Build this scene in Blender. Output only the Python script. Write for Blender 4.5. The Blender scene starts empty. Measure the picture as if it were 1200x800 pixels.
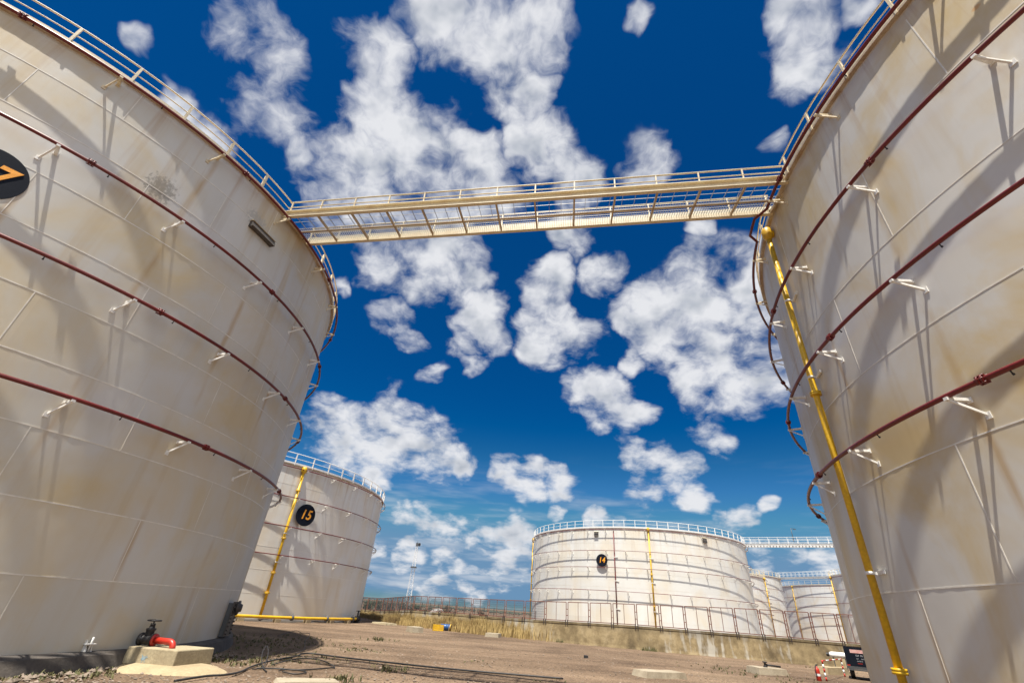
import bpy, math, random
from mathutils import Vector, Matrix, noise as mnoise
random.seed(7)
S = 1.6                       # everything below is laid out in units of 1.6 m and scaled to metres at the end
rad = math.radians
scene = bpy.context.scene
col = scene.collection

# ------------------------------------------------------------------ camera geometry (measured from the photograph)
F, PITCH, ROLL, EYE = 526.74, .5372, .0796, 1.6
fw = Vector((0, math.cos(PITCH), math.sin(PITCH)))
up0 = Vector((0, -math.sin(PITCH), math.cos(PITCH)))
rt = math.cos(ROLL) * Vector((1, 0, 0)) + math.sin(ROLL) * up0
up = -math.sin(ROLL) * Vector((1, 0, 0)) + math.cos(ROLL) * up0
def ray(u, v): return fw + rt * ((u - 600) / F) - up * ((v - 400) / F)
def at(u, v, z=0.0):
    d = ray(u, v); s = (z - EYE) / d.z
    return Vector((d.x * s, d.y * s, z))
def atd(u, v, dist):
    d = ray(u, v); s = dist / math.hypot(d.x, d.y)
    return Vector((d.x * s, d.y * s, EYE + d.z * s))
def on_cyl(u, v, c, R):
    d = ray(u, v); a = d.x**2 + d.y**2; b = -(d.x * c[0] + d.y * c[1]); cc = c[0]**2 + c[1]**2 - R * R
    D = max(0, b * b - a * cc); s = (-b - math.sqrt(D)) / a
    return math.degrees(math.atan2(d.y * s - c[1], d.x * s - c[0])), EYE + d.z * s

# ------------------------------------------------------------------ materials
def new_mat(name):
    m = bpy.data.materials.new(name); m.use_nodes = True
    return m, m.node_tree.nodes, m.node_tree.links, m.node_tree.nodes['Principled BSDF']
def N(ns, t, **k):
    n = ns.new(t)
    for a, b in k.items(): setattr(n, a, b)
    return n
def ramp(ns, p0, c0, p1, c1, interp='LINEAR'):
    r = ns.new('ShaderNodeValToRGB'); r.color_ramp.interpolation = interp
    e = r.color_ramp.elements; e[0].position = p0; e[0].color = (*c0, 1) if len(c0) == 3 else c0
    e[1].position = p1; e[1].color = (*c1, 1) if len(c1) == 3 else c1
    return r
def mixc(ns, ln, fac, a, b, blend='MIX'):
    n = ns.new('ShaderNodeMix'); n.data_type = 'RGBA'; n.blend_type = blend
    for sock, v in ((0, fac), (6, a), (7, b)):
        if hasattr(v, 'links') or isinstance(v, bpy.types.NodeSocket): ln.new(v, n.inputs[sock])
        else: n.inputs[sock].default_value = v if not isinstance(v, tuple) else ((*v, 1) if len(v) == 3 else v)
    return n.outputs[2]
def math_n(ns, ln, op, a, b=None, c=None, clamp=False):
    n = ns.new('ShaderNodeMath'); n.operation = op; n.use_clamp = clamp
    for i, v in enumerate((a, b, c)):
        if v is None: continue
        if isinstance(v, bpy.types.NodeSocket): ln.new(v, n.inputs[i])
        else: n.inputs[i].default_value = v
    return n.outputs[0]
def noise_n(ns, ln, vec, scale, detail=4, rough=.55, dist=0):
    n = ns.new('ShaderNodeTexNoise'); n.inputs['Scale'].default_value = scale
    n.inputs['Detail'].default_value = detail; n.inputs['Roughness'].default_value = rough
    n.inputs['Distortion'].default_value = dist
    if vec is not None: ln.new(vec, n.inputs['Vector'])
    return n.outputs[0]

def paint(name, c, dirt=None, rough=.5, metal=0, scale=3, amt=.5, bump=.1):
    """a painted / weathered plain material"""
    m, ns, ln, p = new_mat(name)
    tc = ns.new('ShaderNodeTexCoord').outputs['Object']
    n1 = noise_n(ns, ln, tc, scale, 6, .65)
    r = ramp(ns, .42, (0, 0, 0), .72, (amt, amt, amt)); ln.new(n1, r.inputs[0])
    d = dirt or tuple(x * .6 for x in c)
    cc = mixc(ns, ln, r.outputs[0], c, d)
    n2 = noise_n(ns, ln, tc, scale * 9, 3, .5)
    r2 = ramp(ns, .3, (.86, .86, .86), .7, (1.08, 1.08, 1.08)); ln.new(n2, r2.inputs[0])
    cc = mixc(ns, ln, 1.0, cc, r2.outputs[0], 'MULTIPLY')
    ln.new(cc, p.inputs['Base Color']); p.inputs['Roughness'].default_value = rough; p.inputs['Metallic'].default_value = metal
    if bump:
        b = ns.new('ShaderNodeBump'); b.inputs['Strength'].default_value = bump; b.inputs['Distance'].default_value = .02
        ln.new(n2, b.inputs['Height']); ln.new(b.outputs[0], p.inputs['Normal'])
    return m

def shell_mat(name, R, z0, hc, top, flip=False, seed=0.0, stains=(), ochre=.6, och=(.64, .47, .22), cool=(.66, .65, .62), base=(.81, .76, .655), streak=.7, plate=4.0, drip=None):
    m, ns, ln, p = new_mat(name)
    tc = ns.new('ShaderNodeTexCoord').outputs['Object']
    sx = ns.new('ShaderNodeSeparateXYZ'); ln.new(tc, sx.inputs[0])
    X, Y, Z = sx.outputs
    if flip:
        X = math_n(ns, ln, 'MULTIPLY', X, -1.0); Y = math_n(ns, ln, 'MULTIPLY', Y, -1.0)
    s = math_n(ns, ln, 'MULTIPLY', math_n(ns, ln, 'ARCTAN2', Y, X), R)
    def vec(ks, kz, off):
        c = ns.new('ShaderNodeCombineXYZ')
        ln.new(math_n(ns, ln, 'MULTIPLY', s, ks), c.inputs[0]); ln.new(math_n(ns, ln, 'MULTIPLY', Z, kz), c.inputs[1])
        c.inputs[2].default_value = off + seed
        return c.outputs[0]
    # broad yellowed patches
    n1 = noise_n(ns, ln, vec(.42, .30, 0), 1, 5, .6, .6)
    r1 = ramp(ns, .42, (0, 0, 0), .64, (ochre, ochre, ochre)); ln.new(n1, r1.inputs[0])
    c = mixc(ns, ln, r1.outputs[0], base, och)
    # cool grey washed patches
    n2 = noise_n(ns, ln, vec(.33, .36, 7.3), 1, 4, .55, .4)
    r2 = ramp(ns, .48, (0, 0, 0), .70, (.6, .6, .6)); ln.new(n2, r2.inputs[0])
    c = mixc(ns, ln, r2.outputs[0], c, cool)
    # long vertical rust and dirt runs
    n3 = noise_n(ns, ln, vec(1.9, .055, 3.1), 1, 5, .6, .15)
    n3b = noise_n(ns, ln, vec(.5, .25, 13.1), 1, 3, .5)
    r3 = ramp(ns, .52, (0, 0, 0), .74, (.8, .8, .8)); ln.new(n3, r3.inputs[0])
    r3b = ramp(ns, .38, (0, 0, 0), .62, (streak, streak, streak)); ln.new(n3b, r3b.inputs[0])
    f3 = math_n(ns, ln, 'MULTIPLY', r3.outputs[0], r3b.outputs[0])
    c = mixc(ns, ln, f3, c, (.46, .34, .17))
    # rust that bleeds down from the rim
    mr = ns.new('ShaderNodeMapRange'); mr.inputs[1].default_value = top - 4.6; mr.inputs[2].default_value = top
    ln.new(Z, mr.inputs[0])
    n4 = noise_n(ns, ln, vec(2.6, .09, 21.0), 1, 5, .65)
    r4 = ramp(ns, .52, (0, 0, 0), .74, (.75, .75, .75)); ln.new(n4, r4.inputs[0])
    f4 = math_n(ns, ln, 'MULTIPLY', r4.outputs[0], math_n(ns, ln, 'POWER', mr.outputs[0], 1.6))
    c = mixc(ns, ln, f4, c, (.36, .21, .09))
    # each plate has its own slight tone
    crs = math_n(ns, ln, 'FLOOR', math_n(ns, ln, 'DIVIDE', math_n(ns, ln, 'SUBTRACT', Z, z0), hc))
    pl = math_n(ns, ln, 'FLOOR', math_n(ns, ln, 'ADD', math_n(ns, ln, 'DIVIDE', s, plate), math_n(ns, ln, 'MULTIPLY', crs, .37)))
    cb = ns.new('ShaderNodeCombineXYZ'); ln.new(crs, cb.inputs[0]); ln.new(pl, cb.inputs[1]); cb.inputs[2].default_value = seed
    wn = ns.new('ShaderNodeTexWhiteNoise'); ln.new(cb.outputs[0], wn.inputs[0])
    tone = math_n(ns, ln, 'MULTIPLY_ADD', wn.outputs[0], .07, .955)
    cbt = ns.new('ShaderNodeCombineColor')
    for i in range(3): ln.new(tone, cbt.inputs[i])
    c = mixc(ns, ln, 1.0, c, cbt.outputs[0], 'MULTIPLY')
    # small scuffs
    n5 = noise_n(ns, ln, vec(5, 3.2, 31), 1, 6, .7)
    r5 = ramp(ns, .66, (0, 0, 0), .78, (.35, .35, .35)); ln.new(n5, r5.inputs[0])
    c = mixc(ns, ln, r5.outputs[0], c, (.34, .31, .27))
    if drip:                                             # rust that has run down from the pipe brackets
        wob = math_n(ns, ln, 'MULTIPLY', math_n(ns, ln, 'SUBTRACT', noise_n(ns, ln, vec(.25, .9, 71), 1, 3, .5), .5), .07)
        ph = math_n(ns, ln, 'FRACT', math_n(ns, ln, 'ADD', math_n(ns, ln, 'DIVIDE', math_n(ns, ln, 'SUBTRACT', s, rad(drip[0])*R), rad(drip[1])*R), math_n(ns, ln, 'ADD', wob, 20.5)))
        dd = math_n(ns, ln, 'ABSOLUTE', math_n(ns, ln, 'SUBTRACT', ph, .5))
        wd_ = noise_n(ns, ln, vec(6, .3, 83), 1, 4, .6)
        dm = ns.new('ShaderNodeMapRange'); ln.new(math_n(ns, ln, 'MULTIPLY_ADD', wd_, -.05, dd), dm.inputs[0]); dm.inputs[1].default_value = .015; dm.inputs[2].default_value = -.02
        zz = noise_n(ns, ln, vec(.35, .33, 91), 1, 3, .5); rz = ramp(ns, .45, (0, 0, 0), .6, (.6, .6, .6)); ln.new(zz, rz.inputs[0])
        c = mixc(ns, ln, math_n(ns, ln, 'MULTIPLY', dm.outputs[0], rz.outputs[0]), c, (.40, .25, .10))
    for az_, z_, ds, dz, colr, speck in stains:          # single stains that sit at one place on the shell
        s_c = rad((az_ + 180 + 180) % 360 - 180 if flip else az_)*R
        u_ = math_n(ns, ln, 'DIVIDE', math_n(ns, ln, 'SUBTRACT', s, s_c), ds); v_ = math_n(ns, ln, 'DIVIDE', math_n(ns, ln, 'SUBTRACT', Z, z_), dz)
        d2 = math_n(ns, ln, 'ADD', math_n(ns, ln, 'MULTIPLY', u_, u_), math_n(ns, ln, 'MULTIPLY', v_, v_))
        q = noise_n(ns, ln, vec(*((14, 9, 50) if speck else (5, 5, 60))), 1, 5, .7)
        f_ = math_n(ns, ln, 'SUBTRACT', math_n(ns, ln, 'MULTIPLY_ADD', q, 3.2 if speck else 1.2, -.7 if speck else .3), math_n(ns, ln, 'MULTIPLY', d2, .8 if speck else .9))
        rs = ramp(ns, .25, (0, 0, 0), .75, (.6, .6, .6)); ln.new(f_, rs.inputs[0])
        c = mixc(ns, ln, rs.outputs[0], c, colr)
    ln.new(c, p.inputs['Base Color'])
    p.inputs['Roughness'].default_value = .48
    p.inputs['Specular IOR Level'].default_value = .35
    b = ns.new('ShaderNodeBump'); b.inputs['Strength'].default_value = .35; b.inputs['Distance'].default_value = .06
    n6 = noise_n(ns, ln, vec(.9, .7, 41), 1, 3, .45)
    ln.new(n6, b.inputs['Height']); ln.new(b.outputs[0], p.inputs['Normal'])
    return m

M = {}
M['cream'] = paint('aged_cream_paint', (.68, .60, .42), (.42, .26, .12), .5, 0, 2.5, .45)
M['white'] = paint('white_steel_paint', (.78, .77, .73), (.55, .47, .35), .5, 0, 3, .4)
M['railwhite'] = paint('white_rail_paint', (.80, .80, .78), (.6, .58, .52), .5, 0, 3, .4)
M['bead'] = paint('painted_weld_bead', (.71, .68, .61), (.56, .49, .37), .45, 0, .8, .5, 0)
M['member'] = paint('shaded_rusty_cream_members', (.50, .40, .26), (.30, .17, .08), .55, 0, 2.0, .7)  # cream darkened: underside shade of cross members in the colour, with rust blotches
M['rim'] = paint('rusty_rim_paint', (.50, .42, .31), (.27, .15, .07), .6, 0, 2.0, .8)
M['red'] = paint('dark_red_pipe_paint', (.135, .009, .008), (.07, .010, .009), .4, 0, 1.5, .6)
M['brightred'] = paint('bright_red_paint', (.45, .028, .014), (.30, .022, .014), .4, 0, 4, .4)
M['yellow'] = paint('yellow_pipe_paint', (.66, .40, .012), (.38, .20, .02), .42, 0, 2.0, .55)
M['black'] = paint('black_iron', (.022, .021, .022), (.05, .04, .035), .55, .2, 6, .5)
M['navy'] = paint('dark_navy_sign_paint', (.006, .009, .017), (.012, .015, .024), .5, 0, 3, .4)
M['navy'].node_tree.nodes['Principled BSDF'].inputs['Specular IOR Level'].default_value = .12
M['navy'].node_tree.nodes['Principled BSDF'].inputs['Roughness'].default_value = .7
M['orange'] = paint('orange_numeral_paint', (.90, .37, .02), (.72, .25, .012), .5, 0, 5, .4, 0)
M['darkgrey'] = paint('dark_grey_steel', (.10, .105, .11), (.06, .05, .045), .5, .3, 4, .5)
M['asphalt'] = paint('dark_asphalt_ring', (.06, .052, .046), (.12, .10, .08), .85, 0, 2.2, .7, .6)
M['concrete'] = paint('pale_concrete', (.36, .30, .19), (.22, .17, .10), .85, 0, 2.2, .6, .5)
M['cement'] = paint('pale_cement', (.36, .285, .17), (.24, .175, .095), .9, 0, 2.5, .6, .5)
M['slabwhite'] = paint('whitened_concrete', (.34, .29, .21), (.20, .155, .10), .9, 0, 2.5, .6, .5)
M['rubber'] = paint('black_rubber', (.018, .017, .017), (.05, .045, .04), .6, 0, 5, .6, 0)
M['fence'] = paint('rust_red_fence_paint', (.20, .085, .06), (.11, .05, .035), .6, 0, 1.2, .7)
M['fencedark'] = paint('dark_fence_steel', (.05, .035, .03), (.03, .025, .022), .7, 0, 2, .6)
M['wire'] = paint('dull_wire', (.09, .10, .115), (.06, .06, .065), .6, .3, 2, .5, 0)
M['grating'] = paint('galvanised_grating', (.44, .45, .45), (.35, .30, .22), .45, .35, 3, .5, 0)
M['blue'] = paint('blue_plastic', (.015, .075, .22), (.02, .05, .14), .4, 0, 6, .5)
M['louvre'] = paint('brown_grey_vent_steel', (.085, .075, .065), (.05, .04, .035), .55, .2, 5, .6)
M['chipblue'] = paint('faded_blue_paint', (.20, .33, .42), (.33, .31, .24), .8, 0, 9, .8, 0)

def wall_mat():
    m, ns, ln, p = new_mat('stained_bund_concrete')
    tc = ns.new('ShaderNodeTexCoord').outputs['Object']
    mp = ns.new('ShaderNodeMapping'); mp.inputs['Scale'].default_value = (.55, .55, .30); ln.new(tc, mp.inputs[0])
    a = noise_n(ns, ln, mp.outputs[0], 1.3, 5, .6, .3)
    r = ns.new('ShaderNodeValToRGB'); ln.new(a, r.inputs[0])
    e = r.color_ramp.elements
    e[0].position = .28; e[0].color = (.12, .09, .048, 1); e[1].position = .76; e[1].color = (.36, .31, .22, 1)
    for q, c in ((.42, (.215, .165, .088, 1)), (.52, (.27, .21, .115, 1)), (.64, (.31, .25, .15, 1))):
        x = e.new(q); x.color = c
    b2 = noise_n(ns, ln, tc, 1.7, 7, .72)
    r2 = ramp(ns, .38, (.62, .58, .52), .60, (1.1, 1.08, 1.05)); ln.new(b2, r2.inputs[0])
    c = mixc(ns, ln, 1.0, r.outputs[0], r2.outputs[0], 'MULTIPLY')
    lm = noise_n(ns, ln, tc, .22, 5, .65); mp2 = ns.new('ShaderNodeMapping'); mp2.inputs['Scale'].default_value = (2.2, 2.2, .18); ln.new(tc, mp2.inputs[0])
    ls = noise_n(ns, ln, mp2.outputs[0], 1.0, 5, .6)
    rl = ramp(ns, .60, (0, 0, 0), .66, (.7, .7, .7)); ln.new(math_n(ns, ln, 'ADD', math_n(ns, ln, 'MULTIPLY', lm, .6), math_n(ns, ln, 'MULTIPLY', ls, .5)), rl.inputs[0])
    c = mixc(ns, ln, rl.outputs[0], c, (.42, .40, .35))
    sz = ns.new('ShaderNodeSeparateXYZ'); ln.new(tc, sz.inputs[0])
    tp_ = ns.new('ShaderNodeMapRange'); ln.new(math_n(ns, ln, 'MULTIPLY_ADD', ls, .7, sz.outputs[2]), tp_.inputs[0]); tp_.inputs[1].default_value = 1.15; tp_.inputs[2].default_value = 1.6
    c = mixc(ns, ln, math_n(ns, ln, 'MULTIPLY', tp_.outputs[0], .5), c, (.07, .055, .033))
    ln.new(c, p.inputs['Base Color']); p.inputs['Roughness'].default_value = .9
    bp = ns.new('ShaderNodeBump'); bp.inputs['Strength'].default_value = .3; bp.inputs['Distance'].default_value = .03
    ln.new(b2, bp.inputs['Height']); ln.new(bp.outputs[0], p.inputs['Normal'])
    return m
M['bund'] = wall_mat()

def ground_mat():
    m, ns, ln, p = new_mat('gravelly_red_brown_earth')
    tc = ns.new('ShaderNodeTexCoord').outputs['Object']
    a = noise_n(ns, ln, tc, .16, 7, .62, .5)
    r = ns.new('ShaderNodeValToRGB'); ln.new(a, r.inputs[0]); e = r.color_ramp.elements
    e[0].position = .34; e[0].color = (.12, .083, .056, 1); e[1].position = .70; e[1].color = (.24, .174, .116, 1)
    x = e.new(.5); x.color = (.185, .13, .087, 1)
    # wheel-worn streaks across the yard
    mp = ns.new('ShaderNodeMapping'); mp.inputs['Scale'].default_value = (.10, .9, 1); mp.inputs['Rotation'].default_value = (0, 0, .16); ln.new(tc, mp.inputs[0])
    w = noise_n(ns, ln, mp.outputs[0], .8, 5, .6, .6)
    rw = ramp(ns, .40, (.74, .73, .72), .62, (1.06, 1.05, 1.04)); ln.new(w, rw.inputs[0])
    c = mixc(ns, ln, 1.0, r.outputs[0], rw.outputs[0], 'MULTIPLY')
    # gravel grain
    v = ns.new('ShaderNodeTexVoronoi'); v.inputs['Scale'].default_value = 26; ln.new(tc, v.inputs['Vector'])
    hs = ns.new('ShaderNodeSeparateColor'); ln.new(v.outputs['Color'], hs.inputs[0])
    rg = ramp(ns, 0, (.5, .48, .46), 1, (1.45, 1.46, 1.5)); ln.new(hs.outputs[0], rg.inputs[0])
    c = mixc(ns, ln, .75, c, rg.outputs[0], 'MULTIPLY')
    g2 = noise_n(ns, ln, tc, 7, 6, .75)
    rr = ramp(ns, .35, (.72, .72, .72), .66, (1.15, 1.14, 1.12)); ln.new(g2, rr.inputs[0])
    c = mixc(ns, ln, 1.0, c, rr.outputs[0], 'MULTIPLY')
    # thin green growth in spots
    g3 = noise_n(ns, ln, tc, .9, 6, .7)
    r3 = ramp(ns, .66, (0, 0, 0), .76, (.45, .45, .45)); ln.new(g3, r3.inputs[0])
    c = mixc(ns, ln, r3.outputs[0], c, (.13, .12, .05))
    ln.new(c, p.inputs['Base Color']); p.inputs['Roughness'].default_value = .95; p.inputs['Specular IOR Level'].default_value = .15
    bp = ns.new('ShaderNodeBump'); bp.inputs['Strength'].default_value = .8; bp.inputs['Distance'].default_value = .03
    ln.new(math_n(ns, ln, 'ADD', g2, math_n(ns, ln, 'MULTIPLY', v.outputs['Distance'], -.7)), bp.inputs['Height'])
    ln.new(bp.outputs[0], p.inputs['Normal'])
    return m
M['ground'] = ground_mat()

def leafy(name, c0, c1, scale=3):
    m, ns, ln, p = new_mat(name)
    tc = ns.new('ShaderNodeTexCoord').outputs['Object']
    a = noise_n(ns, ln, tc, scale, 4, .6)
    r = ramp(ns, .35, c0, .65, c1); ln.new(a, r.inputs[0])
    ln.new(r.outputs[0], p.inputs['Base Color']); p.inputs['Roughness'].default_value = .8
    return m
M['straw'] = leafy('dry_straw', (.17, .105, .035), (.50, .365, .145), 1.6)
M['weed'] = leafy('green_weed', (.05, .06, .018), (.15, .13, .05), 4)
M['shrub'] = leafy('dark_shrub_leaf', (.018, .03, .014), (.05, .065, .025), 2)
M['brownshrub'] = leafy('brown_shrub_leaf', (.06, .035, .018), (.12, .07, .03), 2)
M['bark'] = paint('bark', (.10, .075, .05), None, .9)
M['scrub'] = leafy('far_scrub', (.03, .042, .03), (.07, .08, .05), .05)
M['pebble'] = leafy('pebbles', (.10, .075, .052), (.27, .21, .16), 3)

# ------------------------------------------------------------------ mesh helpers
class MB:
    def __init__(s): s.v = []; s.f = []; s.sm = []; s.mi = []
    def add(s, vs, fs, smooth=False, mi=0):
        o = len(s.v); s.v += [tuple(x) for x in vs]
        for f in fs: s.f.append(tuple(i + o for i in f)); s.sm.append(smooth); s.mi.append(mi)
        return s
    def box(s, x0, y0, z0, x1, y1, z1, mi=0):
        v = [(x0,y0,z0),(x1,y0,z0),(x1,y1,z0),(x0,y1,z0),(x0,y0,z1),(x1,y0,z1),(x1,y1,z1),(x0,y1,z1)]
        return s.add(v, [(0,3,2,1),(4,5,6,7),(0,1,5,4),(1,2,6,5),(2,3,7,6),(3,0,4,7)], False, mi)
    def hexa(s, b4, t4, mi=0):
        return s.add(list(b4) + list(t4), [(0,3,2,1),(4,5,6,7),(0,1,5,4),(1,2,6,5),(2,3,7,6),(3,0,4,7)], False, mi)
    def bar(s, a, b, w, h, upv=(0, 0, 1), mi=0):
        a = Vector(a); b = Vector(b); d = (b - a).normalized(); u = Vector(upv)
        side = d.cross(u)
        if side.length < 1e-4: side = d.cross(Vector((1, 0, 0)))
        side.normalize(); u = side.cross(d).normalized()
        c = [side * w/2 * i + u * h/2 * j for i, j in ((-1,-1),(1,-1),(1,1),(-1,1))]
        return s.hexa([a + x for x in c], [b + x for x in c], mi)
    def tube(s, pts, r, n=8, cap=True, closed=False, mi=0, radii=None):
        pts = [Vector(p) for p in pts]; m = len(pts); vs = []; prev = None
        for i, p in enumerate(pts):
            if closed: d = pts[(i+1) % m] - pts[i-1]
            else: d = pts[min(i+1, m-1)] - pts[max(i-1, 0)]
            d.normalize()
            if prev is None:
                u = Vector((0,0,1)) if abs(d.z) < .9 else Vector((1,0,0))
            else: u = prev
            sd = d.cross(u).normalized(); u = sd.cross(d).normalized(); prev = u
            rr = radii[i] if radii else r
            for k in range(n):
                t = 2*math.pi*k/n; vs.append(p + sd*math.cos(t)*rr + u*math.sin(t)*rr)
        fs = []
        for i in range(m if closed else m-1):
            j = (i+1) % m
            for k in range(n):
                l = (k+1) % n; fs.append((i*n+k, i*n+l, j*n+l, j*n+k))
        o = len(s.v); s.add(vs, fs, True, mi)
        if cap and not closed:
            s.f.append(tuple(o + k for k in range(n))[::-1]); s.sm.append(False); s.mi.append(mi)
            s.f.append(tuple(o + (m-1)*n + k for k in range(n))); s.sm.append(False); s.mi.append(mi)
        return s
    def cyl(s, a, b, r, n=12, mi=0): return s.tube([a, b], r, n, True, False, mi)
    def lathe(s, prof, origin=(0,0,0), axis=(0,0,1), n=20, mi=0, smooth=True):
        ax = Vector(axis).normalized(); u = ax.orthogonal().normalized(); w = ax.cross(u); o = Vector(origin)
        vs = []
        for r, h in prof:
            for k in range(n):
                t = 2*math.pi*k/n; vs.append(o + ax*h + (u*math.cos(t) + w*math.sin(t))*r)
        fs = [(i*n+k, i*n+(k+1)%n, (i+1)*n+(k+1)%n, (i+1)*n+k) for i in range(len(prof)-1) for k in range(n)]
        return s.add(vs, fs, smooth, mi)
    def arc_bar(s, R0, R1, z0, z1, a0, a1, n, mi=0, smooth=False):
        """a bar of rectangular section bent round the tank, from az a0 to a1 (degrees)"""
        full = abs(a1 - a0) >= 359.9; m = n if full else n + 1; vs = []
        for i in range(m):
            t = rad(a0 + (a1 - a0)*i/n); c, q = math.cos(t), math.sin(t)
            vs += [(R0*c,R0*q,z0),(R1*c,R1*q,z0),(R1*c,R1*q,z1),(R0*c,R0*q,z1)]
        fs = []
        for i in range(n):
            j = (i+1) % m
            for k in range(4):
                l = (k+1) % 4; fs.append((i*4+k, j*4+k, j*4+l, i*4+l))
        if not full: fs += [(0,1,2,3), tuple((m-1)*4 + k for k in (3,2,1,0))]
        return s.add(vs, fs, smooth, mi)
    def build(s, name, mats, parent=None, loc=None):
        me = bpy.data.meshes.new(name); me.from_pydata(s.v, [], s.f)
        me.polygons.foreach_set('use_smooth', s.sm); me.polygons.foreach_set('material_index', s.mi)
        for m in (mats if isinstance(mats, (list, tuple)) else [mats]): me.materials.append(m)
        me.update()
        o = bpy.data.objects.new(name, me); col.objects.link(o)
        if parent: o.parent = parent
        if loc is not None: o.location = loc
        return o

def tag(o, label=None, cat=None, group=None, kind=None):
    if label: o['label'] = label; o['kind'] = 'thing'
    if cat: o['category'] = cat
    if group: o['group'] = group
    if kind: o['kind'] = kind
    return o
def empty(name, loc=(0,0,0), rz=0):
    o = bpy.data.objects.new(name, None); col.objects.link(o); o.location = loc; o.rotation_euler.z = rz
    o.empty_display_size = .5
    return o
def copy_part(src, parent, rz=0.0):
    c = src.copy(); col.objects.link(c); c.parent = parent; c.rotation_euler = (0, 0, rz)
    return c
def pol(r, a, z): return Vector((r*math.cos(rad(a)), r*math.sin(rad(a)), z))

# ------------------------------------------------------------------ tanks
def numeral(text, size, R, az, zc, parent, proud):
    cu = bpy.data.curves.new('numeral', 'FONT'); cu.body = text; cu.size = size; cu.align_x = 'CENTER'; cu.align_y = 'CENTER'
    cu.shear = .22; cu.offset = size * .02; cu.extrude = .006; cu.space_character = 1.14
    t = bpy.data.objects.new('numeral_source', cu); col.objects.link(t)
    dg = bpy.context.evaluated_depsgraph_get(); me = bpy.data.meshes.new_from_object(t.evaluated_get(dg))
    bpy.data.objects.remove(t)
    for v in me.vertices:
        x, y, z = v.co; a = rad(az) + x*.86 / R; r = R + proud + z
        v.co = (r*math.cos(a), r*math.sin(a), zc + y)
    me.name = 'numeral'; me.materials.clear(); me.materials.append(M['orange'])
    o = bpy.data.objects.new('numeral', me); col.objects.link(o); o.parent = parent
    return o

def disc(R, az, zc, r, text, parent, off=0.0):
    mb = MB(); nr, nk = 5, 48; vs = []
    for lay in (.003, .014):
        for i in range(nr + 1):
            for k in range(nk):
                t = 2*math.pi*k/nk; q = r*i/nr
                vs.append(pol(R + off + lay, az + math.degrees(q*math.cos(t)/R), zc + q*math.sin(t)))
    o1 = (nr+1)*nk; fs = []
    for i in range(nr):
        for k in range(nk):
            l = (k+1) % nk; fs.append((o1+i*nk+k, o1+(i+1)*nk+k, o1+(i+1)*nk+l, o1+i*nk+l))
    for k in range(nk):
        l = (k+1) % nk; fs.append((nr*nk+k, nr*nk+l, o1+nr*nk+l, o1+nr*nk+k))
    mb.add(vs, fs, False)
    d = mb.build('number_disc', M['navy'], parent)
    numeral(text, r*1.2, R, az, zc, d, off + .022)
    if off:
        h = MB()
        for sg in (-1, 1): h.bar(pol(R - .01, az + sg*math.degrees(r*.5/R), zc + r*.5), pol(R + off, az + sg*math.degrees(r*.5/R), zc + r*.5), .04, .04)
        h.build('hanger', M['white'], d)
    return d

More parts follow.
